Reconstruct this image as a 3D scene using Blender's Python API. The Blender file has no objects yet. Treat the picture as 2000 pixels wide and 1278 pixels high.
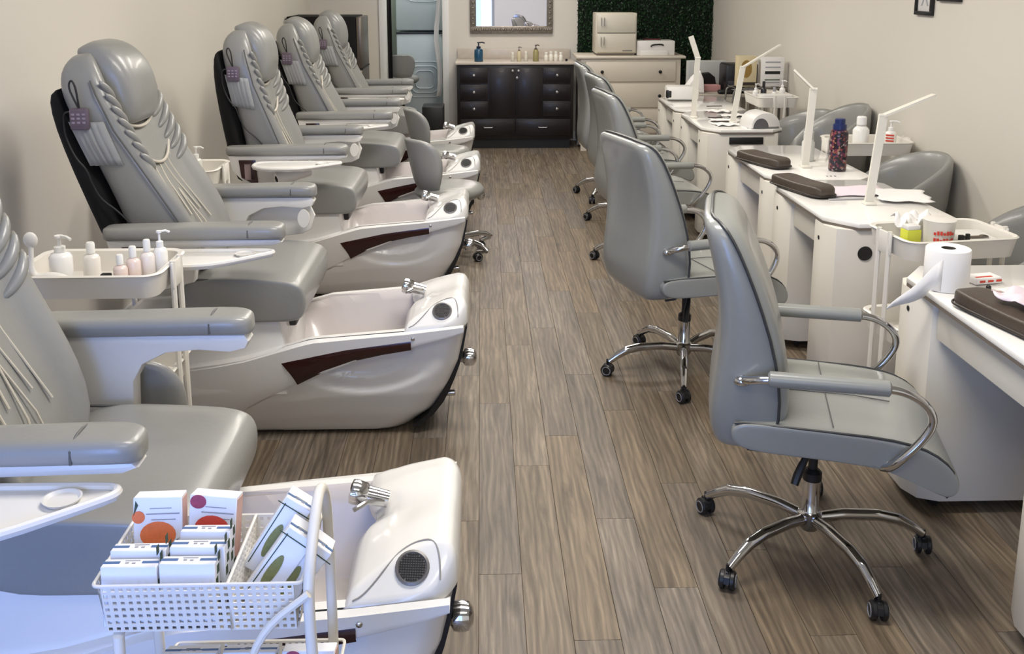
import bpy, bmesh, math, random
from mathutils import Vector, Matrix, Euler
random.seed(7)
PI = math.pi
C = bpy.context.scene.collection
SC = bpy.context.scene

# ------------------------------------------------------------ camera, world, lights, exposure
F_PX, CX, CY, HCAM = 1920.0, 1000.0, 350.0, 1.7
pitch = math.atan(390 / F_PX); yaw = math.atan(60 / F_PX)
cd = bpy.data.cameras.new('camera'); cam = bpy.data.objects.new('camera', cd); C.objects.link(cam)
cam.location = (0, 0, HCAM); cam.rotation_euler = (PI / 2 - pitch, 0, -yaw)
cd.sensor_width = 36; cd.lens = 36 * F_PX / 2000; cd.shift_x = 0; cd.shift_y = -(1278 / 2 - CY) / 2000
cd.clip_start = 0.05; cd.clip_end = 100
SC.camera = cam
w = bpy.data.worlds.new('world'); SC.world = w; w.use_nodes = True
bg = w.node_tree.nodes['Background']; bg.inputs[0].default_value = (0.50, 0.70, 1.0, 1); bg.inputs[1].default_value = 1.6
def area(name, loc, rot, sx, sy, power, col):
    l = bpy.data.lights.new(name, 'AREA'); l.shape = 'RECTANGLE'; l.size = sx; l.size_y = sy; l.energy = power; l.color = col
    o = bpy.data.objects.new(name, l); C.objects.link(o); o.location = loc; o.rotation_euler = rot
    return o
# daylight through the shop window behind the camera
wl = area('window_daylight', (-1.0, -1.0, 1.15), (PI / 2, 0, 0.06), 1.2, 1.8, 15, (0.20, 0.36, 1.0)); wl.data.spread = math.radians(95)
area('front_fill_light', (0.8, -1.1, 1.3), (PI / 2, 0, 0), 1.6, 2.0, 3, (0.9, 0.95, 1.0))  # added neutral fill light; the front wall has no door here
# ceiling troffers
for (lx, ly, pw) in ((0.3, 0.3, 5), (0.3, 2.4, 33), (0.3, 4.6, 31), (0.3, 6.8, 27), (0.3, 9.0, 20)):
    area('ceiling_lamp_light', (lx, ly, 2.76), (0, 0, 0), 1.2, 0.5, pw, (1.0, 0.95, 0.88))
area('laundry_fill_light', (-0.7, 11.0, 2.7), (0, 0, 0), 0.4, 0.4, 16, (1.0, 1.0, 0.98))  # added light to brighten the laundry alcove, no fixture built for it
SC.view_settings.view_transform = 'Standard'; SC.view_settings.look = 'None'
SC.view_settings.exposure = 0.42; SC.view_settings.gamma = 1; SC.view_settings.use_curve_mapping = False

# ------------------------------------------------------------ materials
def lin(c):
    r = []
    for v in c:
        v /= 255.0
        r.append(v / 12.92 if v <= 0.04045 else ((v + 0.055) / 1.055) ** 2.4)
    return (r[0], r[1], r[2], 1)
MATS = {}
def mat(name, col, rough=0.5, metal=0.0, var=0.05, scale=6.0, bump=0.0, bscale=80.0, coat=0.0, trans=0.0, emit=0.0, alpha=1.0, sheen=0.0):
    if name in MATS: return MATS[name]
    m = bpy.data.materials.new(name); m.use_nodes = True
    nt = m.node_tree; b = nt.nodes['Principled BSDF']
    c = lin(col)
    tc = nt.nodes.new('ShaderNodeTexCoord')
    n = nt.nodes.new('ShaderNodeTexNoise'); n.inputs['Scale'].default_value = scale; n.inputs['Detail'].default_value = 3
    nt.links.new(tc.outputs['Object'], n.inputs['Vector'])
    mx = nt.nodes.new('ShaderNodeMix'); mx.data_type = 'RGBA'
    mx.inputs['A'].default_value = tuple(max(0, x * (1 - var)) for x in c[:3]) + (1,)
    mx.inputs['B'].default_value = tuple(min(1, x * (1 + var)) for x in c[:3]) + (1,)
    nt.links.new(n.outputs['Fac'], mx.inputs['Factor'])
    nt.links.new(mx.outputs['Result'], b.inputs['Base Color'])
    b.inputs['Roughness'].default_value = rough; b.inputs['Metallic'].default_value = metal
    b.inputs['Coat Weight'].default_value = coat; b.inputs['Coat Roughness'].default_value = 0.08
    b.inputs['Transmission Weight'].default_value = trans; b.inputs['Alpha'].default_value = alpha
    if emit:
        b.inputs['Emission Color'].default_value = c; b.inputs['Emission Strength'].default_value = emit
    if bump:
        n2 = nt.nodes.new('ShaderNodeTexNoise'); n2.inputs['Scale'].default_value = bscale; n2.inputs['Detail'].default_value = 2
        nt.links.new(tc.outputs['Object'], n2.inputs['Vector'])
        bp = nt.nodes.new('ShaderNodeBump'); bp.inputs['Strength'].default_value = bump; bp.inputs['Distance'].default_value = 0.004
        nt.links.new(n2.outputs['Fac'], bp.inputs['Height']); nt.links.new(bp.outputs['Normal'], b.inputs['Normal'])
    MATS[name] = m
    return m
def wood_floor():
    m = bpy.data.materials.new('plank_wood'); m.use_nodes = True; nt = m.node_tree; b = nt.nodes['Principled BSDF']
    N = nt.nodes.new; L = nt.links.new
    oi = N('ShaderNodeObjectInfo'); tc = N('ShaderNodeTexCoord')
    mp = N('ShaderNodeMapping'); mp.inputs['Scale'].default_value = (16, 1.3, 1)
    off = N('ShaderNodeVectorMath'); off.operation = 'ADD'
    mul = N('ShaderNodeVectorMath'); mul.operation = 'SCALE'; mul.inputs[0].default_value = (37, 91, 13)
    L(oi.outputs['Random'], mul.inputs['Scale']); L(tc.outputs['Object'], off.inputs[0]); L(mul.outputs[0], off.inputs[1]); L(off.outputs[0], mp.inputs['Vector'])
    n1 = N('ShaderNodeTexNoise'); n1.inputs['Scale'].default_value = 1.6; n1.inputs['Detail'].default_value = 8; n1.inputs['Roughness'].default_value = 0.65; n1.inputs['Distortion'].default_value = 0.8
    L(mp.outputs[0], n1.inputs['Vector'])
    mp2 = N('ShaderNodeMapping'); mp2.inputs['Scale'].default_value = (170, 5, 1); L(off.outputs[0], mp2.inputs['Vector'])
    n2 = N('ShaderNodeTexNoise'); n2.inputs['Scale'].default_value = 1.0; n2.inputs['Detail'].default_value = 4; L(mp2.outputs[0], n2.inputs['Vector'])
    # cathedral grain
    wv = N('ShaderNodeTexWave'); wv.bands_direction = 'X'; wv.inputs['Scale'].default_value = 14; wv.inputs['Distortion'].default_value = 9; wv.inputs['Detail'].default_value = 2; wv.inputs['Detail Scale'].default_value = 1.2
    mp3 = N('ShaderNodeMapping'); mp3.inputs['Scale'].default_value = (1.0, 0.16, 1); L(off.outputs[0], mp3.inputs['Vector']); L(mp3.outputs[0], wv.inputs['Vector'])
    cr = N('ShaderNodeValToRGB'); e = cr.color_ramp.elements
    e[0].position = 0.25; e[0].color = lin((80, 69, 58)); e[1].position = 0.80; e[1].color = lin((146, 131, 111))
    x = e.new(0.5); x.color = lin((112, 99, 83))
    L(n1.outputs['Fac'], cr.inputs['Fac'])
    # per plank tone
    hs = N('ShaderNodeHueSaturation')
    mr = N('ShaderNodeMapRange'); mr.inputs['To Min'].default_value = 0.88; mr.inputs['To Max'].default_value = 1.10; L(oi.outputs['Random'], mr.inputs['Value'])
    mr2 = N('ShaderNodeMath'); mr2.operation = 'FRACT'; t = N('ShaderNodeMath'); t.operation = 'MULTIPLY'; t.inputs[1].default_value = 17.3
    L(oi.outputs['Random'], t.inputs[0]); L(t.outputs[0], mr2.inputs[0])
    mr3 = N('ShaderNodeMapRange'); mr3.inputs['To Min'].default_value = 0.7; mr3.inputs['To Max'].default_value = 1.1; L(mr2.outputs[0], mr3.inputs['Value'])
    L(mr.outputs[0], hs.inputs['Value']); L(mr3.outputs[0], hs.inputs['Saturation']); L(cr.outputs['Color'], hs.inputs['Color'])
    mx = N('ShaderNodeMix'); mx.data_type = 'RGBA'; mx.blend_type = 'MULTIPLY'; mx.inputs['Factor'].default_value = 0.4
    cr2 = N('ShaderNodeValToRGB'); cr2.color_ramp.elements[0].position = 0.3; cr2.color_ramp.elements[0].color = (0.45, 0.43, 0.42, 1); cr2.color_ramp.elements[1].position = 0.62; cr2.color_ramp.elements[1].color = (1.1, 1.1, 1.1, 1)
    L(n2.outputs['Fac'], cr2.inputs['Fac']); L(hs.outputs['Color'], mx.inputs['A']); L(cr2.outputs['Color'], mx.inputs['B'])
    mx2 = N('ShaderNodeMix'); mx2.data_type = 'RGBA'; mx2.blend_type = 'OVERLAY'; mx2.inputs['Factor'].default_value = 0.18
    L(mx.outputs['Result'], mx2.inputs['A']); L(wv.outputs['Color'], mx2.inputs['B'])
    # knots
    vo = N('ShaderNodeTexVoronoi'); vo.inputs['Scale'].default_value = 1.0
    mp4 = N('ShaderNodeMapping'); mp4.inputs['Scale'].default_value = (4.2, 1.5, 1); L(off.outputs[0], mp4.inputs['Vector']); L(mp4.outputs[0], vo.inputs['Vector'])
    kr = N('ShaderNodeMapRange'); kr.inputs['From Min'].default_value = 0.02; kr.inputs['From Max'].default_value = 0.10; kr.inputs['To Min'].default_value = 0.45; kr.inputs['To Max'].default_value = 1.0
    L(vo.outputs['Distance'], kr.inputs['Value'])
    mx3 = N('ShaderNodeMix'); mx3.data_type = 'RGBA'; mx3.blend_type = 'MULTIPLY'; mx3.inputs['Factor'].default_value = 1.0
    L(mx2.outputs['Result'], mx3.inputs['A']); L(kr.outputs[0], mx3.inputs['B'])
    L(mx3.outputs['Result'], b.inputs['Base Color'])
    b.inputs['Roughness'].default_value = 0.52
    bp = N('ShaderNodeBump'); bp.inputs['Strength'].default_value = 0.12; bp.inputs['Distance'].default_value = 0.002
    L(n2.outputs['Fac'], bp.inputs['Height']); L(bp.outputs['Normal'], b.inputs['Normal'])
    return m
PLANK = wood_floor()
WALL = mat('wall_paint', (213, 208, 198), 0.75, var=0.02, scale=1.5, bump=0.05, bscale=150)
WALLG = mat('alcove_paint', (190, 198, 190), 0.75, var=0.02, scale=1.5)
CEIL = mat('ceiling_paint', (225, 222, 215), 0.9, var=0.02)
TRIM = mat('trim_paint', (226, 226, 222), 0.4, var=0.02)
LEATH = mat('grey_leather', (139, 139, 136), 0.34, metal=0.0, var=0.05, scale=5, bump=0.12, bscale=60, coat=0.12)
LEATHD = mat('dark_grey_leather', (118, 118, 116), 0.38, var=0.05, scale=5, bump=0.1, bscale=60, coat=0.15)
PIPEL = mat('pale_piping', (196, 190, 178), 0.5)
SEAM = mat('dark_seam', (88, 88, 88), 0.6)
OLEATH = mat('silver_grey_leather', (142, 144, 141), 0.28, var=0.05, scale=4, bump=0.1, bscale=50, coat=0.2)
OPIPE = mat('charcoal_piping', (58, 60, 62), 0.4)
ACRYL = mat('white_acrylic', (230, 229, 227), 0.2, var=0.015, coat=0.35)
BASIN = mat('basin_acrylic', (206, 199, 197), 0.25, var=0.015, coat=0.3)
WPLA = mat('white_plastic', (226, 224, 220), 0.35, var=0.02)
WMET = mat('white_powder_coat', (226, 222, 214), 0.35, var=0.02)
BLACK = mat('black_fabric', (7, 7, 9), 0.95, var=0.2, scale=60)
BPLA = mat('black_plastic', (22, 22, 24), 0.4, var=0.1)
CHROME = mat('chrome', (205, 205, 207), 0.1, metal=1.0, var=0.03)
MAHOG = mat('mahogany_gloss', (46, 12, 12), 0.25, var=0.25, scale=20, coat=0.4)
ESPR = mat('espresso_wood', (17, 8, 9), 0.42, var=0.3, scale=14, coat=0.08)
MARB = mat('stone_top', (196, 186, 174), 0.3, var=0.12, scale=18)
DESKT = mat('desk_gloss_top', (243, 241, 237), 0.12, var=0.02, scale=20, coat=0.5)
DESKW = mat('desk_white_laminate', (222, 217, 207), 0.35, var=0.015)
EDGE = mat('desk_edge_band', (112, 103, 94), 0.5)
BROWN = mat('brown_vinyl', (70, 60, 52), 0.45, var=0.1, scale=40, bump=0.2, bscale=200)
PAPER = mat('white_paper', (238, 236, 234), 0.85, var=0.01, bump=0.1, bscale=60)
PINK = mat('pink_paper', (228, 214, 224), 0.8, var=0.03)
STEEL = mat('brushed_steel', (120, 112, 104), 0.35, metal=0.8, var=0.1, scale=30)
APPL = mat('appliance_enamel', (186, 196, 202), 0.35, var=0.02)
DRESS = mat('dresser_white', (214, 206, 192), 0.5, var=0.02)

# ------------------------------------------------------------ geometry helper
class G:
    def __init__(s): s.b = bmesh.new()
    def box(s, x0, x1, y0, y1, z0, z1, r=0, seg=2, M=None):
        bm = bmesh.new()
        bmesh.ops.create_cube(bm, size=1)
        for v in bm.verts:
            v.co = Vector(((x0 + x1) / 2 + v.co.x * (x1 - x0), (y0 + y1) / 2 + v.co.y * (y1 - y0), (z0 + z1) / 2 + v.co.z * (z1 - z0)))
        if r > 0:
            r = min(r, 0.49 * min(abs(x1 - x0), abs(y1 - y0), abs(z1 - z0)))
            bmesh.ops.bevel(bm, geom=bm.edges[:], offset=r, segments=seg, profile=0.5, affect='EDGES')
        return s.merge(bm, M)
    def merge(s, bm, M=None):
        if M is not None: bm.transform(M)
        bmesh.ops.recalc_face_normals(bm, faces=bm.faces[:])
        me = bpy.data.meshes.new('tmp'); bm.to_mesh(me); bm.free()
        s.b.from_mesh(me); bpy.data.meshes.remove(me)
        return s
    def prism(s, pts, axis, a0, a1, r=0, seg=2, M=None):
        bm = bmesh.new()
        def mk(p, a):
            if axis == 'y': return (p[0], a, p[1])
            if axis == 'z': return (p[0], p[1], a)
            return (a, p[0], p[1])
        v0 = [bm.verts.new(mk(p, a0)) for p in pts]; v1 = [bm.verts.new(mk(p, a1)) for p in pts]
        n = len(pts)
        c0 = bm.faces.new(v0); c1 = bm.faces.new(v1[::-1])
        for i in range(n): bm.faces.new((v0[i], v1[i], v1[(i + 1) % n], v0[(i + 1) % n]))
        bmesh.ops.recalc_face_normals(bm, faces=bm.faces[:])
        if r > 0:
            ed = list(set(c0.edges[:] + c1.edges[:]))
            bmesh.ops.bevel(bm, geom=ed, offset=r, segments=seg, profile=0.5, affect='EDGES')
        return s.merge(bm, M)
    def loft(s, rings, cap0=True, cap1=True, M=None, closed=True):
        bm = bmesh.new(); vs = [[bm.verts.new(p) for p in r] for r in rings]
        n = len(rings[0])
        for a, b in zip(vs[:-1], vs[1:]):
            for i in range(n if closed else n - 1):
                j = (i + 1) % n
                try: bm.faces.new((a[i], a[j], b[j], b[i]))
                except ValueError: pass
        if cap0 and closed: bm.faces.new(vs[0][::-1])
        if cap1 and closed: bm.faces.new(vs[-1])
        return s.merge(bm, M)
    def tube(s, pts, r, n=8, closed=False, smooth=0, sx=1.0, M=None):
        P = [Vector(p) for p in pts]
        R = list(r) if isinstance(r, (list, tuple)) else [r] * len(P)
        for _ in range(smooth):
            Q, S = [], []
            if closed:
                for i in range(len(P)):
                    a, b = P[i], P[(i + 1) % len(P)]; ra, rb = R[i], R[(i + 1) % len(P)]
                    Q += [a * .75 + b * .25, a * .25 + b * .75]; S += [ra * .75 + rb * .25, ra * .25 + rb * .75]
            else:
                Q.append(P[0]); S.append(R[0])
                for i in range(len(P) - 1):
                    a, b = P[i], P[i + 1]; ra, rb = R[i], R[i + 1]
                    Q += [a * .75 + b * .25, a * .25 + b * .75]; S += [ra * .75 + rb * .25, ra * .25 + rb * .75]
                Q.append(P[-1]); S.append(R[-1])
            P, R = Q, S
        m = len(P); rings = []; up = None
        for i in range(m):
            if closed: t = P[(i + 1) % m] - P[i - 1]
            else: t = P[min(i + 1, m - 1)] - P[max(i - 1, 0)]
            if t.length < 1e-9: t = Vector((0, 0, 1))
            t.normalize()
            if up is None:
                up = Vector((0, 0, 1)) if abs(t.z) < 0.9 else Vector((0, 1, 0))
            u = up - t * up.dot(t)
            if u.length < 1e-6: u = t.orthogonal()
            u.normalize(); up = u; v = t.cross(u)
            rings.append([P[i] + (u * math.cos(2 * PI * k / n) + v * sx * math.sin(2 * PI * k / n)) * R[i] for k in range(n)])
        if closed: rings.append(rings[0]); return s.loft(rings, False, False, M)
        return s.loft(rings, True, True, M)
    def lathe(s, prof, c=(0, 0, 0), n=20, M=None, cap=True):
        T = Matrix.Translation(c) if M is None else M
        rings = [[T @ Vector((max(r, 1e-4) * math.cos(2 * PI * k / n), max(r, 1e-4) * math.sin(2 * PI * k / n), z)) for k in range(n)] for r, z in prof]
        return s.loft(rings, cap, cap)
    def ball(s, c, r, n=14, sc=(1, 1, 1), M=None):
        bm = bmesh.new(); bmesh.ops.create_uvsphere(bm, u_segments=n, v_segments=max(6, n // 2 + 1), radius=r)
        bm.transform(Matrix.Translation(c) @ Matrix.Diagonal((sc[0], sc[1], sc[2], 1)))
        return s.merge(bm, M)
    def build(s, name, m, parent=None, off=(0, 0, 0), ang=38, sub=0, bev=0, label=None, kind=None):
        if off != (0, 0, 0): s.b.transform(Matrix.Translation(off))
        me = bpy.data.meshes.new(name); s.b.to_mesh(me); s.b.free()
        me.materials.append(m)
        me.polygons.foreach_set('use_smooth', [True] * len(me.polygons))
        if ang < 179: me.set_sharp_from_angle(angle=math.radians(ang))
        o = bpy.data.objects.new(name, me); C.objects.link(o)
        if parent: o.parent = parent
        if sub:
            md = o.modifiers.new('sub', 'SUBSURF'); md.levels = sub; md.render_levels = sub
        if label: o['label'] = label
        if kind: o['kind'] = kind
        return o
def thing(name, label, cat, loc=(0, 0, 0), rz=0.0, group=None):
    o = bpy.data.objects.new(name, None); C.objects.link(o); o.empty_display_size = 0.1
    o.location = loc; o.rotation_euler = (0, 0, rz); o['label'] = label; o['category'] = cat
    if group: o['group'] = group
    return o
def tag(o, label, cat, group=None):
    o['label'] = label; o['category'] = cat
    if group: o['group'] = group
    return o
def struct(o): o['kind'] = 'structure'; return o
def dup(root, loc, rz=0.0, label=None, skip=()):
    r = root.copy(); C.objects.link(r); r.location = loc; r.rotation_euler = (0, 0, rz)
    if label: r['label'] = label
    def rec(a, b):
        for ch in list(a.children):
            if ch.name.split('.')[0] in skip: continue
            c = ch.copy(); C.objects.link(c); c.parent = b; rec(ch, c)
    rec(root, r)
    return r
def lerp(tab, x):
    if x <= tab[0][0]: return tab[0][1]
    for (a, va), (b, vb) in zip(tab[:-1], tab[1:]):
        if x <= b: return va + (vb - va) * (x - a) / (b - a)
    return tab[-1][1]
def sst(a, b, x):
    t = max(0, min(1, (x - a) / (b - a))); return t * t * (3 - 2 * t)
def rrect(x0, x1, y0, y1, r, ns=4, nc=5):
    """rounded rectangle, ordered, constant point count; r = (r00, r10, r11, r01)"""
    if not isinstance(r, tuple): r = (r, r, r, r)
    cs = [((x0 + r[0], y0 + r[0]), r[0], PI), ((x1 - r[1], y0 + r[1]), r[1], 1.5 * PI), ((x1 - r[2], y1 - r[2]), r[2], 0), ((x0 + r[3], y1 - r[3]), r[3], 0.5 * PI)]
    pts = []
    for i, (c, rr, a0) in enumerate(cs):
        arc = [(c[0] + rr * math.cos(a0 + 0.5 * PI * k / nc), c[1] + rr * math.sin(a0 + 0.5 * PI * k / nc)) for k in range(nc + 1)]
        pts += arc
        c2, r2, a2 = cs[(i + 1) % 4]
        nx = (c2[0] + r2 * math.cos(a2), c2[1] + r2 * math.sin(a2))
        m = ns[i] if isinstance(ns, (list, tuple)) else ns
        for k in range(1, m): pts.append((arc[-1][0] + (nx[0] - arc[-1][0]) * k / m, arc[-1][1] + (nx[1] - arc[-1][1]) * k / m))
    return pts
def Rot(ax, deg): return Matrix.Rotation(math.radians(deg), 4, ax)
def Tr(x, y, z): return Matrix.Translation((x, y, z))

# ------------------------------------------------------------ room
XL, XR, YB, YF, HC = -1.78, 2.44, 10.45, -1.15, 2.8
floor = struct(G().box(XL - 0.1, XR + 0.1, YF, YB + 1.6, -0.12, -0.004).build('floor', mat('floor_joint_dark', (92, 80, 70), 0.8)))
pw, pl, j0 = 0.125, 1.18, 2.28
pg = G().box(-pw / 2 + 0.0006, pw / 2 - 0.0006, -pl / 2 + 0.0006, pl / 2 - 0.0006, -0.008, 0, r=0.0006, seg=1)
p0 = pg.build('plank', PLANK, floor)
first = True; near = G()
ncol = int((XR - XL) / pw) + 1
stag = [0, .59, .22, .81, .40, 0, .59, .3, .95]
for i in range(ncol):
    x = 0.109 - pw / 2 + (i - 16) * pw + 2 * pw - 2 * pw
    if x < XL - 0.03 or x > XR + 0.03: continue
    s0 = stag[i % 9] - 1.18 + j0 - pl / 2
    k = -4
    while True:
        yc = s0 + k * pl
        k += 1
        if yc - pl / 2 > YB - 0.05: break
        if yc + pl / 2 < 1.35 :
            if yc > YF: near.box(x - pw / 2 + 0.0006, x + pw / 2 - 0.0006, yc - pl / 2 + 0.0006, yc + pl / 2 - 0.0006, -0.008, 0)
            continue
        if first: o = p0; first = False
        else:
            o = p0.copy(); C.objects.link(o)
        o.location = (x, yc, random.uniform(-0.0003, 0))
near.build('plank_field', PLANK, floor, kind='stuff')
struct(G().box(XL - 0.1, XL, YF, YB, -0.004, HC).build('wall_left', WALL))
struct(G().box(XR, XR + 0.1, YF, YB, -0.004, HC).build('wall_right', WALL))
DX0, DX1, DH = -1.03, -0.37, 2.1
wb = G(); wb.box(XL, DX0, YB, YB + 0.12, -0.004, HC); wb.box(DX1, XR, YB, YB + 0.12, -0.004, HC); wb.box(DX0, DX1, YB, YB + 0.12, DH, HC)
struct(wb.build('wall_back', WALL))
al = G(); al.box(DX0 - 0.35, DX0 - 0.25, YB + 0.12, YB + 1.5, 0, HC); al.box(DX1 + 0.1, DX1 + 0.2, YB + 0.12, YB + 1.5, 0, HC); al.box(DX0 - 0.35, DX1 + 0.2, YB + 1.5, YB + 1.6, 0, HC)
struct(al.build('wall_alcove', WALLG))
struct(G().box(XL - 0.1, XR + 0.1, YF - 0.1, YB + 1.6, HC, HC + 0.1).build('ceiling', CEIL))
wf = G(); wf.box(XL, -1.7, YF - 0.1, YF, 0, HC); wf.box(0.3, XR, YF - 0.1, YF, 0, HC); wf.box(-1.7, 0.3, YF - 0.1, YF, 0, 0.25); wf.box(-1.7, 0.3, YF - 0.1, YF, 2.45, HC)
struct(wf.build('wall_front', WALL))
w1 = thing('window_1', 'storefront window frame', 'window', (-0.7, YF - 0.05, 0.25)); del w1['category']; del w1['label']; w1['kind'] = 'structure'
for x in (-.97, 0, .97): G().box(x - 0.03, x + 0.03, -0.04, 0.04, 0, 2.2).build('window_mullion', BPLA, w1)
G().box(-1.0, 1.0, -0.003, 0.003, 0, 2.2).build('window_pane', mat('clear_glass', (240, 248, 250), 0.02, trans=1.0, alpha=0.12), w1)
dg = G()
for x in (DX0, DX1): dg.box(x - 0.035, x + 0.035, YB - 0.02, YB + 0.14, 0, DH + 0.04, r=0.004)
dg.box(DX0, DX1, YB - 0.02, YB + 0.14, DH, DH + 0.07, r=0.004)
struct(dg.build('trim_1', TRIM))
struct(G().box(XL, XL + 0.015, YF, YB, 0, 0.1, r=0.004).build('baseboard_left', TRIM))
struct(G().box(XR - 0.015, XR, YF, YB, 0, 0.1, r=0.004).build('baseboard_right', TRIM))
bb = G(); bb.box(XL, DX0 - 0.04, YB - 0.015, YB, 0, 0.1, r=0.004); bb.box(DX1 + 0.04, XR, YB - 0.015, YB, 0, 0.1, r=0.004)
struct(bb.build('baseboard_back', TRIM))
GLOW = mat('lamp_diffuser', (255, 246, 230), 0.5, emit=2.5)
for k, (lx, ly) in enumerate(((0.3, 0.3), (0.3, 2.4), (0.3, 4.6), (0.3, 6.8), (0.3, 9.0))):
    t = thing('ceiling_light', ['recessed ceiling light panel over the shop front', 'recessed ceiling light panel over the first chairs', 'recessed ceiling light panel in the middle of the room', 'recessed ceiling light panel over the far chairs', 'recessed ceiling light panel by the vanity'][k], 'light', (lx, ly, HC))
    fr = G(); fr.box(-.68, .68, -.38, -.35, -.03, 0); fr.box(-.68, .68, .35, .38, -.03, 0); fr.box(-.68, -.65, -.35, .35, -.03, 0); fr.box(.65, .68, -.35, .35, -.03, 0)
    fr.build('frame', TRIM, t); G().box(-.65, .65, -.35, .35, -.02, -0.001).build('diffuser', GLOW, t)

# ------------------------------------------------------------ pedicure spa chair
ZR = [(-1.3, .29), (-.95, .335), (-.86, .35), (-.62, .418), (-.27, .445), (-.055, .47)]
XFT = [(.0, -.28), (.03, -.25), (.1, -.17), (.2, -.12), (.3, -.085), (.47, -.055)]
WT = [(.0, .135), (.03, .155), (.1, .190), (.2, .228), (.3, .253), (.47, .277)]
def zr(x): return lerp(ZR, x)
def zb(x): return lerp([(-1.2, .03), (-1.0, .055), (-.93, .10), (-.87, .139), (-.68, .254), (-.45, .345), (-.26, .392), (-.12, .43), (-.05, .46)], x)
OFF = (0.75, 0, 0)
def spa_chair():
    t = thing('pedicure_spa_chair', '', 'pedicure chair')
    # --- hull
    ns = [84, 6, 84, 6]
    rings = []
    NZ = 44
    for k in range(NZ + 1):
        s = k / NZ
        zn = 0.012 + s * 0.458
        pl_ = rrect(-1.25 - 0.05 * s, lerp(XFT, zn), -lerp(WT, zn), lerp(WT, zn), (.05, .13, .13, .05), ns, 6)
        ring = []
        for (x, y) in pl_:
            z = 0.012 + s * (zr(x) - 0.012)
            if -1.0 < x < -.1 and abs(y) > 0.1:
                d = math.hypot((x + .44) / .30, (z - .40) / .205)
                d2 = math.hypot((x + .46) / .215, (z - .385) / .125)
                q = 0.013 * (1 - sst(0.90, 1.0, d)) + 0.020 * (1 - sst(0.86, 1.0, d2))
                y -= math.copysign(q, y)
            ring.append(Vector((x, y, z)))
        rings.append(ring)
    def flat(x0, x1, w, r, dz):
        return [Vector((x, y, zr(x) + dz)) for x, y in rrect(x0, x1, -w, w, r, ns, 6)]
    rings.append(flat(-1.29, -.062, .270, (.05, .125, .125, .05), .008))
    rings.append(flat(-1.27, -.085, .244, (.05, .11, .11, .05), .008))
    g = G(); g.loft(rings, True, False); g.build('tub', ACRYL, t, OFF, ang=50)
    b = [flat(-1.27, -.085, .244, (.05, .11, .11, .05), .008), flat(-.80, -.10, .232, (.06, .1, .1, .06), .0), flat(-.76, -.11, .212, (.08, .1, .1, .08), -.03),
         [Vector((x, y, .24)) for x, y in rrect(-.72, -.16, -.165, .165, .1, ns, 6)], [Vector((x, y, .2)) for x, y in rrect(-.68, -.2, -.13, .13, .08, ns, 6)]]
    g = G(); g.loft(b, False, True); g.build('basin', BASIN, t, OFF, ang=60)
    for sgn in (-1, 1):
        g = G(); rr = []
        xs = [-1.2 + i * 1.13 / 44 for i in range(45)]
        for x in xs:
            a, c = zb(x), zr(x) + .006
            col = []
            c = max(c, a + .004)
            for q in range(7):
                z = a + (c - a) * (0, .01, .06, .3, .65, .94, 1)[q]
                col.append(Vector((x, sgn * (lerp(WT, z) + (.022 if q > 0 else -.035) - (.022 if q == 6 else 0) - (.002 if q == 1 else 0)), z)))
            rr.append(col)
        bm = bmesh.new(); vs = [[bm.verts.new(p) for p in r] for r in rr]
        for a, c in zip(vs[:-1], vs[1:]):
            for i in range(6): bm.faces.new((a[i], a[i + 1], c[i + 1], c[i]) if sgn > 0 else (a[i], c[i], c[i + 1], a[i + 1]))
        g.merge(bm); g.build('side_band', ACRYL, t, OFF, ang=60)
        g = G(); rr = []
        N = 24
        for i in range(N + 1):
            u = i / N
            xt, xb_ = -.735 + u * .475, -.68 + u * .42
            zt = lerp([(0, .342), (.5, .39), (1, .422)], u); zbb = lerp([(0, .245), (.25, .302), (.5, .342), (.75, .366), (1, .384)], u)
            col = []
            for q in range(5):
                z = zbb + (zt - zbb) * q / 4; x = xb_ + (xt - xb_) * (q / 4) ** 1.4
                col.append(Vector((x, sgn * (lerp(WT, z) + (.0255 if 0 < q < 4 else .021)), z)))
            rr.append(col)
        bm = bmesh.new(); vs = [[bm.verts.new(p) for p in r] for r in rr]
        for a, c in zip(vs[:-1], vs[1:]):
            for i in range(4): bm.faces.new((a[i], a[i + 1], c[i + 1], c[i]) if sgn > 0 else (a[i], c[i], c[i + 1], a[i + 1]))
        g.merge(bm); g.build('side_stripe', MAHOG, t, OFF, label='glossy dark red inlay stripe')
        for (x, z) in ((-.252, .430),):
            M = Tr(x, sgn * (lerp(WT, z) + .022), z) @ Rot('X', 90)
            G().lathe([(.0, -.003), (.007, -.003), (.007, .003), (.004, .005), (0, .005)], M=M, n=10).build('screw_cap', CHROME, t, OFF)
    # black front panel
    g = G(); rr = []
    for i in range(9):
        z = .03 + i * .05
        rr.append([Vector((lerp(XFT, z) + .004, y, z)) for y in (-.17, .17)] + [Vector((lerp(XFT, z) - .02, y, z)) for y in (.17, -.17)])
    g.loft(rr); g.build('front_panel', BPLA, t, OFF, label='black panel on the tub nose')
    g = G(); M = Tr(-.108, -.02, .25) @ Rot('Y', 90)
    g.lathe([(.014, 0), (.03, .002), (.03, .008), (.02, .014), (.022, .03), (.033, .036), (.036, .055), (.032, .072), (.018, .082), (0, .084)], M=M, n=20)
    g.build('drain_knob', CHROME, t, OFF)
    g = G(); M = Tr(-.14, -.13, .15) @ Rot('Y', 90); g.lathe([(.012, 0), (.012, .03), (.008, .034), (0, .034)], M=M, n=10); g.build('drain_valve', CHROME, t, OFF)
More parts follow.
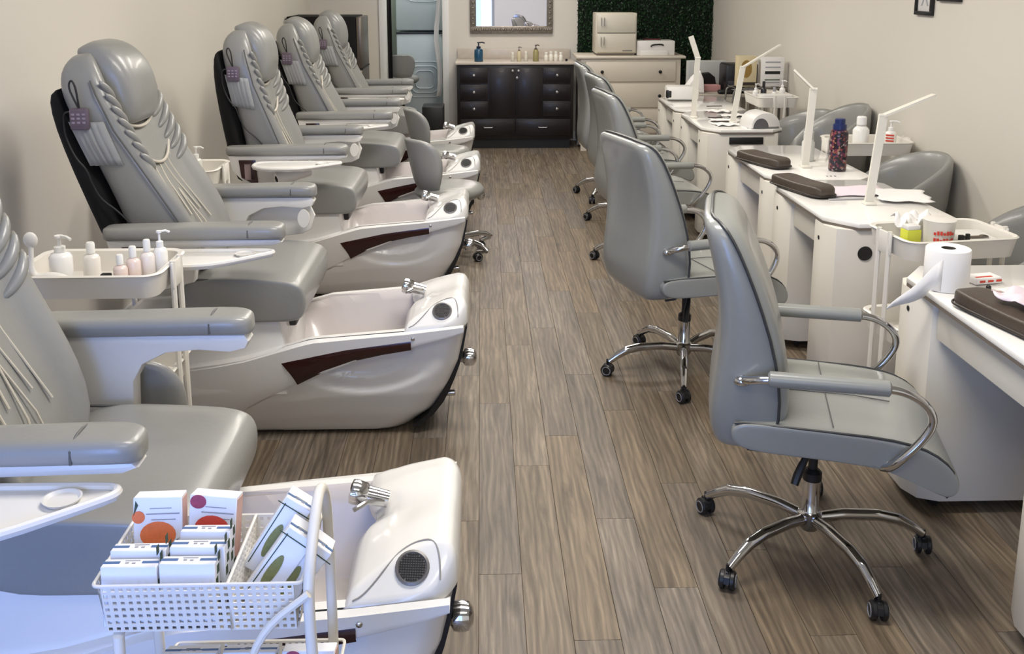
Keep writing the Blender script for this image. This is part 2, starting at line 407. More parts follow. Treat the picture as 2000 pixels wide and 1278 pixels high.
    # --- console (hump with speaker)
    def con_z(x, u):
        u = u / .82
        zr_ = zr(x)
        H = lerp([(-.29, .012), (-.27, .030), (-.24, .044), (-.2, .060), (-.15, .074), (-.1, .082), (-.075, .079), (-.062, .066), (-.054, .045)], x)
        T = zr_ + H * lerp([(-.34, 1.05), (-.2, 1.05), (-.1, 1.0), (0, .9), (.12, .82), (.22, .74), (.30, .60), (.34, .5)], u)
        T -= .030 * math.exp(-((u - .08) / .06) ** 2 - ((x + .255) / .055) ** 2)
        T -= .010 * math.exp(-((u - .02) / .10) ** 2 - ((x + .17) / .05) ** 2)
        P1 = zr_ + .012 + (u + .332) * .74; P2 = zr_ + .012 + (.332 - u) * 1.3
        k = .006; a = T
        for b in (P1, P2):
            h = max(0, min(1, .5 + .5 * (b - a) / k)); a = b * (1 - h) + a * h - k * h * (1 - h)
        return a
    rr = []
    NU = 60
    for i in range(NU + 1):
        u = -.272 + i * .544 / NU
        e_ = max(0, abs(u) - .165) / .107
        fx = -.054 - .085 * (1 - math.sqrt(max(0, 1 - e_ * e_)))
        back = -.288 + .035 * math.exp(-((u - .065) / .06) ** 2)
        prof = [(back + .004, zr(back) - .02)]
        for q in range(21):
            x = back + (fx - back) * (q / 20) ** .8
            prof.append((x, max(con_z(x, u) - (.012 if q == 0 else 0) - (.010 if q == 20 else .002 if q == 19 else 0), zr(x) + .003)))
        prof.append((fx, zr(fx) - .015))
        rr.append([Vector((x, u, z)) for x, z in prof])
    g = G(); g.loft(rr); g.build('console', ACRYL, t, OFF, ang=60)
    nrm = Vector((-.05, -.66, .75)).normalized(); q = nrm.to_track_quat('Z', 'Y').to_matrix().to_4x4()
    cpos = Vector((-.148, -.228, .5105))
    G().lathe([(.0, -.012), (.036, -.012), (.036, .004), (.031, .007), (.028, .004), (0, .004)], M=Matrix.Translation(cpos) @ q, n=24).build('speaker', mat('speaker_rim', (128, 126, 126), 0.4, metal=.5), t, OFF)
    g = G()
    for k in range(-5, 6):
        wdt = math.sqrt(max(0, .0275 ** 2 - (k * .005) ** 2))
        if wdt > .004:
            g.box(k * .005 - .001, k * .005 + .001, -wdt, wdt, .004, .0065, M=Matrix.Translation(cpos) @ q)
            g.box(-wdt, wdt, k * .005 - .001, k * .005 + .001, .004, .0065, M=Matrix.Translation(cpos) @ q)
    g.build('speaker_grille', BPLA, t, OFF)
    # crease line on the sloped face, its shade drawn as a grey tube
    g = G(); pts = [(x, u * .82 - .006, con_z(x, u * .82 - .006) + .0016) for x, u in ((-.268, -.318), (-.25, -.312), (-.225, -.29), (-.2, -.262), (-.175, -.225), (-.14, -.208), (-.105, -.22), (-.092, -.255), (-.090, -.30))]
    g.tube(pts, .0019, 6, smooth=2); g.build('console_crease', mat('shadow_gap', (150, 148, 146), 0.5), t, OFF)
    # faucet
    g = G(); M = Tr(-.255, .08, .50) @ Rot('Y', -75)
    g.lathe([(.02, -.03), (.022, .02), (.027, .025), (.03, .05), (.028, .06), (.015, .064), (0, .064)], M=M, n=18)
    g.tube([(-.235, .05, .50), (-.27, .03, .515), (-.30, .01, .505)], [.008, .007, .005], 8); g.build('faucet', CHROME, t, OFF)
    # --- seat base
    g = G(); g.prism([(-1.28, .2), (-.72, .2), (-.722, .40), (-.742, .525), (-1.28, .525)], 'y', -.25, .25, r=.012); G().box(-1.25, -1.12, -.345, .345, .50, .545, r=.01).build('arm_mount', WPLA, t, OFF); g.build('seat_base', ACRYL, t, OFF)
    g = G(); g.box(-.77, -.70, -.12, .12, .42, .50, r=.01); g.build('base_bracket', BPLA, t, OFF)
    up = []
    # seat cushion: one rounded block, side panels with piping
    prof = [(-1.10, .49), (-.9, .488), (-.72, .488), (-.665, .492), (-.642, .510), (-.634, .55), (-.632, .585), (-.64, .618), (-.665, .638), (-.72, .65), (-.85, .658), (-1.10, .668)]
    rr = []
    for u, sc in ((-.278, .84), (-.276, .93), (-.27, .975), (-.255, .99), (-.22, 1), (-.1, 1.01), (.1, 1.01), (.22, 1), (.255, .99), (.27, .975), (.276, .93), (.278, .84)):
        rr.append([Vector((-.86 + (x + .86) * (.5 + .5 * sc), u, .575 + (z - .575) * sc)) for x, z in prof])
    g = G(); g.loft(rr); up.append(g.build('seat', LEATH, t, OFF, sub=2, ang=180))
    for sgn in (-1, 1):
        g = G()
        g.tube([(-1.08, sgn * .270, .655), (-.85, sgn * .270, .648), (-.72, sgn * .270, .640), (-.66, sgn * .270, .622), (-.643, sgn * .270, .58), (-.645, sgn * .270, .53), (-.68, sgn * .27, .498)], .004, 6, smooth=2)
        up.append(g.build('seat_piping', SEAM, t, OFF))
    # --- backrest
    LV = [((-1.24, .64), (-.96, .62), (-.99, .60), .225), ((-1.29, .84), (-1.025, .86), (-1.06, .80), .235), ((-1.365, 1.05), (-1.145, 1.02), (-1.18, .98), .25), ((-1.425, 1.2), (-1.235, 1.19), (-1.26, 1.15), .262),
          ((-1.47, 1.30), (-1.29, 1.31), (-1.32, 1.28), .26), ((-1.478, 1.385), (-1.325, 1.395), (-1.35, 1.38), .235), ((-1.44, 1.435), (-1.365, 1.45), (-1.38, 1.44), .19), ((-1.42, 1.445), (-1.39, 1.45), (-1.395, 1.45), .12)]
    rr = []
    for (B, Fp, Cp, wd) in LV:
        B = Vector((B[0], 0, B[1])); Fp = Vector((Fp[0], 0, Fp[1])); Cp = Vector((Cp[0], 0, Cp[1]))
        half = [(B, 0), (B, wd * .6), (B.lerp(Fp, .10), wd * .93), (B.lerp(Fp, .35), wd), (B.lerp(Fp, .75), wd * .99), (B.lerp(Fp, .97), wd * .93), (Fp, wd * .82), (Fp.lerp(Cp, .45), wd * .66), (Cp, wd * .54), (Cp, 0)]
        ring = [Vector((p.x, -u, p.z)) for p, u in half] + [Vector((p.x, u, p.z)) for p, u in half[-2:0:-1]]
        rr.append(ring)
    g = G(); g.loft(rr); up.append(g.build('backrest', LEATH, t, OFF, sub=2, ang=180))
    CF = [(l[2][1], l[2][0]) for l in LV]; FF = [(l[1][1], l[1][0]) for l in LV]; WW = [(l[1][1], l[3]) for l in LV]
    def cx(z): return lerp(CF, z)
    def fx_(z): return lerp(FF, z)
    # black rear shell
    rr = []
    for (xz, zz, wd, th) in ((-1.255, .62, .22, .06), (-1.315, .82, .24, .07), (-1.385, 1.04, .255, .075), (-1.44, 1.2, .262, .06), (-1.475, 1.29, .255, .03), (-1.48, 1.33, .24, .01)):
        rr.append([Vector((xz - th * k, y, zz)) for k, y in ((-.6, -wd), (.1, -wd), (.7, -wd * .92), (1, -wd * .7), (1, wd * .7), (.7, wd * .92), (.1, wd), (-.6, wd))])
    g = G(); g.loft(rr); up.append(g.build('back_shell', BLACK, t, OFF, sub=1, ang=60, label='black rear shell of the backrest'))
    # headrest pillow
    rr = []
    for (xf, zf, xb_, zb_, wd) in ((-1.262, 1.185, -1.30, 1.18, .115), (-1.232, 1.20, -1.33, 1.20, .142), (-1.218, 1.26, -1.36, 1.26, .155), (-1.225, 1.34, -1.40, 1.34, .16), (-1.255, 1.415, -1.43, 1.40, .158), (-1.305, 1.468, -1.455, 1.435, .148), (-1.365, 1.488, -1.45, 1.455, .12), (-1.40, 1.485, -1.43, 1.46, .08)):
        f = Vector((xf, 0, zf)); bk = Vector((xb_, 0, zb_))
        half = [(f, 0), (f, wd * .55), (f.lerp(bk, .10), wd * .88), (f.lerp(bk, .35), wd), (bk, wd)]
        rr.append([Vector((p.x, -u, p.z)) for p, u in half] + [Vector((p.x, u, p.z)) for p, u in half[:0:-1]])
    g = G(); g.loft(rr); up.append(g.build('headrest', LEATH, t, OFF, sub=2, ang=180))
    # pillow piping arcs and quilting seams
    for z0, wd, sag, ox in ((1.20, .15, .03, .012), (1.09, .16, .055, .012)):
        g = G(); g.tube([(cx(z0 - sag * (1 - (k / 6) ** 2)) + ox, wd * k / 6, z0 - sag * (1 - (k / 6) ** 2)) for k in range(-6, 7)], .006, 7)
        up.append(g.build('back_piping', PIPEL, t, OFF, label='pale curved piping below the headrest'))
    for sgn in (-1, 1):
        for (ua, za, ub, zb2) in ((.02, 1.035, .055, .84), (.075, 1.04, .10, .80), (.12, 1.06, .14, .86), (.0, .93, .03, .74)):
            g = G(); g.tube([(cx(za + (zb2 - za) * q / 6) + .004, sgn * (ua + (ub - ua) * q / 6), za + (zb2 - za) * q / 6) for q in range(7)], .0032, 6)
            up.append(g.build('back_piping', PIPEL, t, OFF, label='pale piping seam down the backrest'))
    # diagonal bolster rolls
    for sgn in (-1, 1):
        for k in range(7):
            z0 = 1.045 + k * .042
            a = Vector((cx(z0 - .03) + .004, sgn * lerp(WW, z0) * .54, z0 - .035)); c = Vector((fx_(z0 + .06) + .000, sgn * lerp(WW, z0) * .95, z0 + .06))
            m1 = Vector((max(cx(z0), fx_(z0)) + .002, sgn * lerp(WW, z0) * .78, z0 + .012))
            g = G(); n = 11; pts = []; rad = []
            for q in range(n):
                t_ = q / (n - 1); p = a * (1 - t_) ** 2 + m1 * 2 * t_ * (1 - t_) + c * t_ ** 2; pts.append(p); rad.append(.003 + .0125 * math.sin(PI * t_) ** .6)
            g.tube(pts, rad, 9); up.append(g.build('bolster_roll', LEATH, t, OFF, ang=180))
    # seams on the side panel
    for sgn in (-1, 1):
        g = G()
        pts = [(lerp([(.66, -1.02), (.86, -1.08), (1.02, -1.17), (1.19, -1.27), (1.31, -1.32), (1.40, -1.36)], z), sgn * (lerp(WW, z) + .0), z) for z in (.72, .86, .94, 1.02, 1.1, 1.19, 1.25, 1.31, 1.36)]
        g.tube(pts, .003, 6)
        up.append(g.build('side_seam', SEAM, t, OFF))
    # pocket on near side
    rr = []
    for z, o in ((1.065, 0), (1.09, .01), (1.15, .018), (1.20, .015), (1.22, .012)):
        x0 = lerp([(1.06, -1.36), (1.22, -1.42)], z); x1 = lerp([(1.06, -1.245), (1.22, -1.30)], z); col = []
        for k in range(17):
            s = k / 16
            col.append(Vector((x0 + (x1 - x0) * s, -(lerp(WW, z) + .003 + o * math.sin(PI * s) ** .5 + (.004 * math.sin(k * 2.4) if 0 < k < 16 else 0)), z)))
        col += [Vector((p.x, p.y + .004, p.z)) for p in col[::-1]]
        rr.append(col)
    g = G(); g.loft(rr); up.append(g.build('side_pocket', mat('pocket_fabric', (150, 152, 154), 0.7, bump=.3, bscale=40), t, OFF, ang=180))
    # --- armrests
    for sgn in (-1, 1):
        yc = sgn * .335
        rr = []
        for x, sx, dz in ((-1.30, .3, -.004), (-1.295, .75, 0), (-1.27, .95, 0), (-1.1, 1, 0), (-.9, 1.04, .003), (-.75, 1.08, .006), (-.71, 1.0, .004), (-.69, .8, .0), (-.682, .35, -.004)):
            rr.append([Vector((x, yc + y * sx, .846 + dz + z * (.6 + .4 * sx))) for y, z in rrect(-.052, .052, -.024, .024, .018, 2, 3)])
        g = G(); g.loft(rr); up.append(g.build('armrest_pad', LEATH, t, OFF, sub=1, ang=180))
        g = G()
        xx = -.80 if sgn < 0 else -.78
        g.tube([(xx, yc - .055, .835), (xx, yc - .052, .868), (xx, yc, .879), (xx, yc + .052, .868)], .003, 6, smooth=1)
        up.append(g.build('pad_seam', SEAM, t, OFF))
        if sgn < 0: poly = [(-1.29, .823), (-.70, .823), (-.69, .812), (-.72, .800), (-.98, .795), (-1.0, .67), (-1.10, .645), (-1.20, .67), (-1.27, .74)]
        else: poly = [(-1.28, .823), (-.70, .823), (-.69, .805), (-.70, .785), (-.74, .775), (-.82, .782), (-.90, .775), (-.96, .745), (-.985, .70), (-.99, .60), (-.99, .50), (-1.10, .50), (-1.20, .60), (-1.26, .72)]
        g = G(); g.prism(poly, 'y', yc - .028, yc + .03, r=.008)
        up.append(g.build('armrest_bracket', WPLA, t, OFF))
        # control plate on the outer side
        ys = yc + sgn * .030
        g = G(); g.prism([(-1.235, .80), (-1.15, .80), (-1.14, .66), (-1.225, .71)], 'y', ys - .004, ys + .004, r=.002)
        cp = g.build('control_plate', MAHOG, t, OFF, label='dark red control plate'); up.append(cp)
        g = G(); g.box(-1.205, -1.175, ys + sgn * .002, ys + sgn * .008, .70, .78, r=.003); g.build('control_button', mat('button_grey', (150, 130, 130), .4), cp, OFF)
    # near side tray (tilting manicure tray)
    outl = [(-1.13, -.385), (-.74, -.385), (-.715, -.395), (-.712, -.415), (-.73, -.435), (-.83, -.52), (-.88, -.555), (-.95, -.572), (-1.04, -.565), (-1.10, -.54), (-1.135, -.50), (-1.14, -.44)]
    g = G(); g.prism(outl, 'z', .776, .788, r=.004)
    lip = [(p[0], p[1], .790) for p in outl]; g.tube(lip, .0085, 8, closed=True, smooth=2)
    g.lathe([(0, .0), (.028, 0), (.034, .008), (.031, .008), (.026, .003), (0, .003)], (-.80, -.435, .789), n=20)
    tray = g.build('tray', WPLA, t, OFF, label='white fold-out tray'); up.append(tray)
    # far side tray support / oval knuckle
    g = G(); g.prism([(-1.0, .775), (-.72, .775), (-.70, .73), (-.72, .67), (-.76, .65), (-.86, .64), (-.98, .62)], 'y', .372, .392, r=.006)
    tf = g.build('tray_support', WPLA, t, OFF); up.append(tf)
    g = G(); g.lathe([(0, -.012), (.034, -.012), (.036, -.004), (.034, .004), (0, .004)], M=Tr(-.735, .300, .735) @ Rot('X', 90) @ Matrix.Diagonal((.72, 1.1, 1, 1)), n=20)
    kn = g.build('hinge_cover', WPLA, t, OFF); up.append(kn)
    for o in up:
        nm = o.name.split('.')[0]
        o['up'] = 1 if nm in ('seat', 'seat_piping') else 2 if nm in ('backrest', 'back_shell', 'headrest', 'back_piping', 'bolster_roll', 'side_seam', 'side_pocket') else 3
    return t
# centre y, dx, (seat, back, arm shift), back tilt, label
CH = [(2.06, .0, (.065, .045, .10), 6, 'large grey pedicure spa chair nearest the camera, cut off at left'),
      (3.66, .0, (.0, .0, .0), 0, 'grey pedicure spa chair second in the row, behind the white trolley of lotions'),
      (5.32, -.02, (.0, .03, .02), 10, 'grey pedicure spa chair third in the row, with a paper roll under its tray'),
      (6.62, .045, (.06, .05, .07), 4, 'grey pedicure spa chair fourth in the row, just beyond the stool in the aisle'),
      (8.03, .0, (.10, .10, .11), 4, 'farthest grey pedicure spa chair, beside the black refrigerator')]
base = spa_chair(); chairs = [base]
PIV = Vector((-1.08 + .75, 0, .66))
def place_up(root, sh, tilt):
    for ch in root.children:
        k = ch.get('up')
        if not k: continue
        ch.location = (sh[k - 1], 0, 0)
        if k == 2 and tilt:
            R_ = Rot('Y', tilt); q = PIV - R_ @ PIV
            ch.location = (q.x + sh[1], q.y, q.z - .045); ch.rotation_euler = (0, math.radians(tilt), 0)
for i in range(1, 5):
    yc, dx, sh, tl, lb = CH[i]
    c = dup(base, (-.75 + dx, yc, 0), 0, lb); c['group'] = 'pedicure chairs along the left wall'; chairs.append(c); place_up(c, sh, tl)
base.location = (-.75, CH[0][0], 0); base['label'] = CH[0][4]; base['group'] = 'pedicure chairs along the left wall'
place_up(base, CH[0][2], CH[0][3])
for ch in list(base.children):
    if ch.name.split('.')[0] in ('tray_support', 'hinge_cover'): bpy.data.objects.remove(ch)
    elif ch.get('up') == 3 and ch.type == 'MESH' and ch.data.vertices[0].co.y < 0: ch.location.x -= .05
for o in bpy.data.objects:
    if 'up' in o: del o['up']

# remotes hanging in the side pockets
PURP = mat('remote_plum', (96, 84, 98), .5, var=.2, scale=60)
CORD = mat('black_cord', (24, 24, 30), .5)
def remote():
    t = thing('massage_remote', '', 'remote control')
    G().box(-.032, .032, -.012, .012, -.03, .045, r=.008).build('body', PURP, t)
    g = G()
    for a in range(3):
        for b in range(3): g.box(-.024 + a * .018, -.012 + a * .018, -.014, -.010, -.008 + b * .014, .000 + b * .014, r=.002)
    g.build('keypad', mat('key_lilac', (140, 128, 146), .5), t)
    g = G(); g.tube([(0, 0, .045), (-.012, -.004, .075), (-.028, -.004, .12), (-.016, -.004, .145), (-.004, -.004, .12), (0, -.004, .08), (.001, 0, .045)], .0035, 6, smooth=2)
    g.build('loop_cord', CORD, t)
    g = G(); g.tube([(-.02, -.006, .035), (-.05, -.006, .03), (-.06, .012, -.005), (-.058, .014, -.06), (-.03, .012, -.13), (.005, .012, -.17), (.015, .02, -.22), (.04, .026, -.28), (.09, .03, -.32), (.13, .036, -.37)], .0035, 6, smooth=2)
    g.build('cord', CORD, t)
    return t
rem = None
for i in (1, 2, 3, 4):
    yc, dx, sh, tl, _ = CH[i]
    q = Rot('Y', tl) @ (Vector((-1.372 + .75, 0, 1.225)) - PIV) + PIV
    loc = (q.x - .75 + dx + sh[1], yc - .284, q.z - (.045 if tl else 0))
    lb = ['', 'plum massage remote with long black cord in the pocket of the second pedicure chair', 'massage remote with cord loop in the pocket of the third pedicure chair', 'small massage remote in the pocket of the fourth pedicure chair', 'small massage remote on the farthest pedicure chair'][i]
    if rem is None: rem = remote(); rem.location = loc; rem['label'] = lb
    else: dup(rem, loc, 0, lb)

# ------------------------------------------------------------ office chairs
def caster(parent, x, y, a, name='caster'):
    g = G()
    for s in (-1, 1):
        M = Tr(x, y, .027) @ Rot('Z', a) @ Tr(0, s * .014, 0) @ Rot('X', 90)
        g.lathe([(.010, -.009), (.022, -.009), (.027, -.004), (.027, .005), (.022, .009), (.010, .009), (0, .006)], M=M, n=16)
    g.box(-.012, .012, -.005, .005, .02, .055, r=.003, M=Tr(x, y, 0) @ Rot('Z', a))
    g.lathe([(.006, .045), (.006, .075)], (x, y, 0), n=8)
    g.prism([(-.027, .027), (-.022, .045), (0, .056), (.014, .054), (.010, .027)], 'y', -.008, .008, M=Tr(x, y, 0) @ Rot('Z', a))
    c = g.build(name, BPLA, parent)
    g = G()
    for s in (-1, 1):
        M = Tr(x, y, .027) @ Rot('Z', a) @ Tr(0, s * .0235, 0) @ Rot('X', 90)
        g = G(); g.tube([M @ Vector((.018 * math.cos(q * PI / 6), .018 * math.sin(q * PI / 6), 0)) for q in range(12)], .0018, 5, closed=True)
        g.build('hub_ring', mat('hub_grey', (140, 140, 142), .4), c)
def star_base(t, R=.32, phase=10, casters=True, hz=.11):
    for k in range(5):
        a = math.radians(phase + 72 * k); ca, sa = math.cos(a), math.sin(a)
        prof = [(.02, hz, .017), (.10, hz + .012, .018), (.20, hz + .012, .018), (.26, hz, .018), (.30, hz - .022, .016), (R, .062, .013)]
        rings = []
        path = []
        for i in range(len(prof) - 1):
            for q in range(4):
                s = q / 4; path.append(tuple(prof[i][j] + (prof[i + 1][j] - prof[i][j]) * s for j in range(3)))
        path.append(prof[-1])
        g = G(); g.tube([(ca * r, sa * r, z) for r, z, w_ in path], [w_ for _, _, w_ in path], 10, sx=.95, smooth=1)
        g.build('base_arm', CHROME, t)
        if casters: caster(t, ca * (R + .005), sa * (R + .005), random.uniform(0, 180))
    g = G(); g.lathe([(0, hz - .035), (.026, hz - .035), (.034, hz - .02), (.036, hz + .018), (.03, hz + .024), (.026, hz + .03), (.026, .24), (.022, .245), (0, .245)], n=20)
    g.build('gas_column', CHROME, t)
def office_chair():
    t = thing('office_chair', '', 'chair')
    star_base(t, R=.338)
    g = G(); g.lathe([(.014, .24), (.014, .40)], n=12); g.build('column_sleeve', BPLA, t); g = G(); g.box(-.07, .09, -.05, .05, .385, .43, r=.008).build('seat_mechanism', BPLA, t)
    G().lathe([(0, .235), (.028, .235), (.028, .26), (.018, .27), (0, .27)], n=14).build('column_collar', BPLA, t)
    g = G()
    g.tube([(0, -.03, .40), (-.02, -.07, .36), (-.05, -.10, .30), (-.06, -.115, .27)], [.006, .008, .014, .012], 8, smooth=1); g.build('tilt_lever', BPLA, t)
    # seat
    prof = [(-.23, .43), (-.1, .425), (.1, .42), (.2, .405), (.27, .37), (.315, .345), (.345, .36), (.35, .40), (.325, .445), (.27, .485), (.18, .505), (.0, .512), (-.15, .515), (-.24, .515), (-.255, .475)]
    rr = []
    cz = .455
    for u, s in ((-.262, .80), (-.26, .93), (-.245, .99), (-.2, 1.0), (-.08, .985), (.08, .985), (.2, 1), (.245, .99), (.26, .93), (.262, .80)):
        rr.append([Vector((x * (.9 + .1 * s), u, (lerp([(-.25, .47), (.1, .463), (.25, .42), (.35, .385)], x)) + (z - lerp([(-.25, .47), (.1, .463), (.25, .42), (.35, .385)], x)) * s)) for x, z in prof])
    g = G(); g.loft(rr); g.build('seat', OLEATH, t, sub=2, ang=180)
    for s in (-1, 1):
        g = G()
        g.tube([(-.24, s * .252, .508), (-.1, s * .256, .510), (.0, s * .256, .507), (.15, s * .256, .503), (.24, s * .256, .488), (.30, s * .256, .458), (.335, s * .256, .415), (.338, s * .256, .375), (.315, s * .254, .352)], .0042, 6, smooth=1)
        g.build('seat_piping', OPIPE, t)
    g = G()
    g.tube([(.02, -.235, .5155), (.02, 0, .512), (.02, .235, .5155)], .0018, 5); g.build('seat_seam', SEAM, t); g = G(); g.tube([(-.2, 0, .517), (.1, 0, .512), (.2, 0, .502)], .0018, 5); g.build('seat_seam', SEAM, t)
    # backrest : levels (x front, x back, z, halfwidth)
    LV = [(-.165, -.275, .405, .19), (-.125, -.302, .42, .225), (-.09, -.318, .50, .245), (-.09, -.306, .60, .25), (-.112, -.293, .72, .25), (-.155, -.300, .85, .248), (-.205, -.328, .97, .242), (-.238, -.345, 1.03, .232), (-.262, -.350, 1.056, .21), (-.29, -.338, 1.068, .16)]
    rr = []
    for xf, xb_, z, wd in LV:
        mid = (xf + xb_) / 2
        half = [(xf + .0, 0), (xf + .0, wd * .5), (xf - .002, wd * .82), (xf - .022, wd * .96), (mid, wd), (xb_ + .02, wd * .96), (xb_ + .004, wd * .8), (xb_, wd * .4), (xb_, 0)]
        rr.append([Vector((x, -u, z)) for x, u in half] + [Vector((x, u, z)) for x, u in half[-2:0:-1]])
    g = G(); g.loft(rr); g.build('backrest', OLEATH, t, sub=2, ang=180)
    g = G()
    pts = [(xf - .034, -wd * 1.0, z) for xf, xb_, z, wd in LV]
    top = [(-.325, -.08, 1.072), (-.325, .08, 1.072)]
    pr = [(x, -y, z) for x, y, z in pts[::-1]]
    g.tube(pts + top + pr, .0045, 6, smooth=1); g.build('back_piping', OPIPE, t)
    # arms
    for s in (-1, 1):
        y = s * .292
        path = [(-.22, s * .25, .635), (-.215, s * .27, .64), (-.18, y, .655), (-.12, y, .66), (.0, y, .66), (.12, y, .66), (.19, y, .655), (.245, y, .62), (.262, y, .575), (.235, y, .52), (.185, y, .46), (.165, s * .275, .43), (.15, s * .25, .418)]
        g = G(); g.tube(path, .0115, 10, smooth=2); g.ball((-.225, s * .252, .630), .018, 10, (1.3, .8, .8)); a = g.build('arm_tube', CHROME, t)
        G().tube([(-.16, y, .66), (-.155, y, .66), (.145, y, .66), (.15, y, .66)], [.014, .0215, .0215, .014], 14).build('arm_sleeve', OLEATH, a)
    return t
oc = office_chair(); oc.location = (.982, 2.675, 0); oc.rotation_euler = (0, 0, math.radians(-14)); oc['group'] = 'office chairs at the manicure desks'
oc['label'] = 'silver grey office chair nearest the camera, at right'
oc2 = dup(oc, (.885, 4.08, 0), math.radians(17), 'silver grey office chair behind the nearest one, back turned to the aisle')
for ch in oc2.children:
    if ch.name.split('.')[0] in ('base_arm', 'caster'): ch.rotation_euler = (0, 0, math.radians(16))
dup(oc, (1.02, 5.75, 0), math.radians(8), 'grey office chair third in the row, mostly hidden by the second')
dup(oc, (1.08, 6.75, 0), math.radians(6), 'grey office chair fourth in the row, at the far desks')
dup(oc, (1.08, 7.65, 0), math.radians(2), 'farthest grey office chair, in front of the white dresser')
for o in bpy.data.objects:
    pass

# ------------------------------------------------------------ pedicure stools (low, with small curved back)
def stool(sz=.42, hs=1.0):
    t = thing('pedicure_stool', '', 'stool')
    star_base(t, R=.22, phase=0, hz=.10)
    g = G(); g.lathe([(.016, .2), (.016, sz - .06)], n=12); g.build('rod', BPLA, t)
    g = G(); n = 24
    rr = []
    for r, z in ((.10, -.05), (.17, -.045), (.205, -.02), (.21, .005), (.19, .03), (.14, .04), (.0005, .035)):
        rr.append([Vector((r * 1.05 * math.cos(2 * PI * k / n), r * math.sin(2 * PI * k / n), sz + z)) for k in range(n)])
    g.loft(rr); g.build('seat', LEATH, t, ang=180)
    rr = []
    for z, wd, xo in ((0, .09, -.14), (.04, .12, -.18), (.12, .155, -.205), (.22, .17, -.225), (.29, .16, -.24), (.33, .125, -.25), (.345, .08, -.255)):
        f = [Vector((xo + .10 * (y / .17) ** 2 - .0, y, sz + z * hs)) for y in [wd * k / 5 for k in range(-5, 6)]]
        bk = [Vector((p.x - .04, p.y, p.z)) for p in f[::-1]]
        rr.append(f + bk)
    g = G(); g.loft(rr); g.build('backrest', LEATH, t, sub=1, ang=180)
    return t
st = stool(); st.location = (-.20, 5.98, 0); st.rotation_euler = (0, 0, math.radians(32)); st['group'] = 'low stools by the pedicure chairs'
st['label'] = 'grey leather stool on chrome casters pushed out into the aisle'
dup(st, (-.30, 7.34, .0), math.radians(20), 'small grey stool between the two farthest pedicure chairs')
st3 = dup(st, (-.85, 2.66, 0), math.radians(60), 'dark grey stool squeezed between the first and second pedicure chairs'); st3.scale = (.8, .8, .95)

# ------------------------------------------------------------ trolleys
def trolley(t, W=.43, D=.30, ztop=.85, tiers=(.85, .52, .16), lip=.075, perf=False):
    for zt in tiers:
        rr = []
        o = rrect(-W / 2, W / 2, -D / 2, D / 2, .05, 2, 6); i2 = rrect(-W / 2 + .014, W / 2 - .014, -D / 2 + .014, D / 2 - .014, .04, 2, 6)
        ob = rrect(-W / 2 + .012, W / 2 - .012, -D / 2 + .012, D / 2 - .012, .045, 2, 6)
        def R3(p, z): return [Vector((x, y, z)) for x, y in p]
        rr = [R3(ob, zt - lip), R3(o, zt - .008), R3(rrect(-W / 2 - .006, W / 2 + .006, -D / 2 - .006, D / 2 + .006, .055, 2, 6), zt - .004), R3(o, zt), R3(i2, zt - .004), R3(i2, zt - lip + .004)]
        g = G(); g.loft(rr, True, True); g.build('tray', WMET, t, ang=45)
    for sx in (-1, 1):
        for y in (-.035, .035):
            g = G(); g.tube([(sx * (W / 2 - .004), y, .05), (sx * (W / 2 + .010), y, .2), (sx * (W / 2 + .010), y, ztop + .01)], .009, 8)
            g.build('post', WMET, t)
        g = G(); g.box(sx * (W / 2 + .012) - .004, sx * (W / 2 + .012) + .004, -.05, .05, ztop - .075, ztop + .006, r=.003); g.build('bracket', WMET, t)
        for y in (-.1, .1):
            g = G(); g.lathe([(.02, -.01), (.024, 0), (.02, .01)], M=Tr(sx * (W / 2 - .03), y, .024) @ Rot('X', 90), n=12)
            g.box(sx * (W / 2 - .03) - .008, sx * (W / 2 - .03) + .008, y - .014, y + .014, .03, .09, r=.003)
            g.build('caster', BPLA, t)
    return t
tr1 = trolley(thing('utility_trolley', 'white three-tier trolley holding lotion bottles between the first two pedicure chairs', 'trolley', (-1.175, 2.95, 0)), W=.44, D=.30, ztop=.85)
tr1['group'] = 'white utility trolleys'
tr2 = dup(tr1, (-1.43, 4.56, 0), 0, 'white trolley behind the second pedicure chair, by the left wall')
tr3 = dup(tr1, (1.69, 3.45, -.05), math.radians(8), 'white trolley of nail supplies between the near desk and the next desks')
tr4 = dup(tr1, (2.17, 5.42, -.03), 0, 'white trolley of pump bottles against the right wall')
tr5 = dup(tr1, (2.14, 7.19, .02), math.radians(90), 'white trolley with bottles behind the far desks')

def bottle(name, label, cat, loc, r, h, col, capcol=None, neck=.4, capr=.5, pump=False, alpha=1.0, group=None, n=14):
    t = thing(name, label, cat, loc, random.uniform(-.6, .6), group)
    hb = h * (.72 if not pump else .66)
    bm_ = mat('bottle_%d_%d_%d' % col, col, .25, var=.03, coat=.2, alpha=alpha)
    G().lathe([(0, 0), (r * .92, 0), (r, r * .12), (r, hb * .86), (r * .8, hb * .95), (r * neck, hb), (r * neck, hb + h * .05)], n=n).build('body', bm_, t)
    cm = mat('cap_%d_%d_%d' % (capcol or (235, 235, 232)), capcol or (235, 235, 232), .35)
    if pump:
        g = G(); g.lathe([(r * .5, hb), (r * .5, hb + h * .10), (r * .16, hb + h * .12), (r * .16, hb + h * .26), (r * .38, hb + h * .27), (r * .38, hb + h * .31), (0, hb + h * .32)], n=10)
        g.tube([(0, 0, hb + h * .29), (r * .9, 0, hb + h * .30), (r * 1.4, 0, hb + h * .26)], r * .16, 6); g.build('pump', cm, t)
    else:
        G().lathe([(r * capr, hb + h * .02), (r * capr, h * .97), (r * capr * .8, h), (0, h)], n=n).build('cap', cm, t)
    return t
z1 = .85 - .071
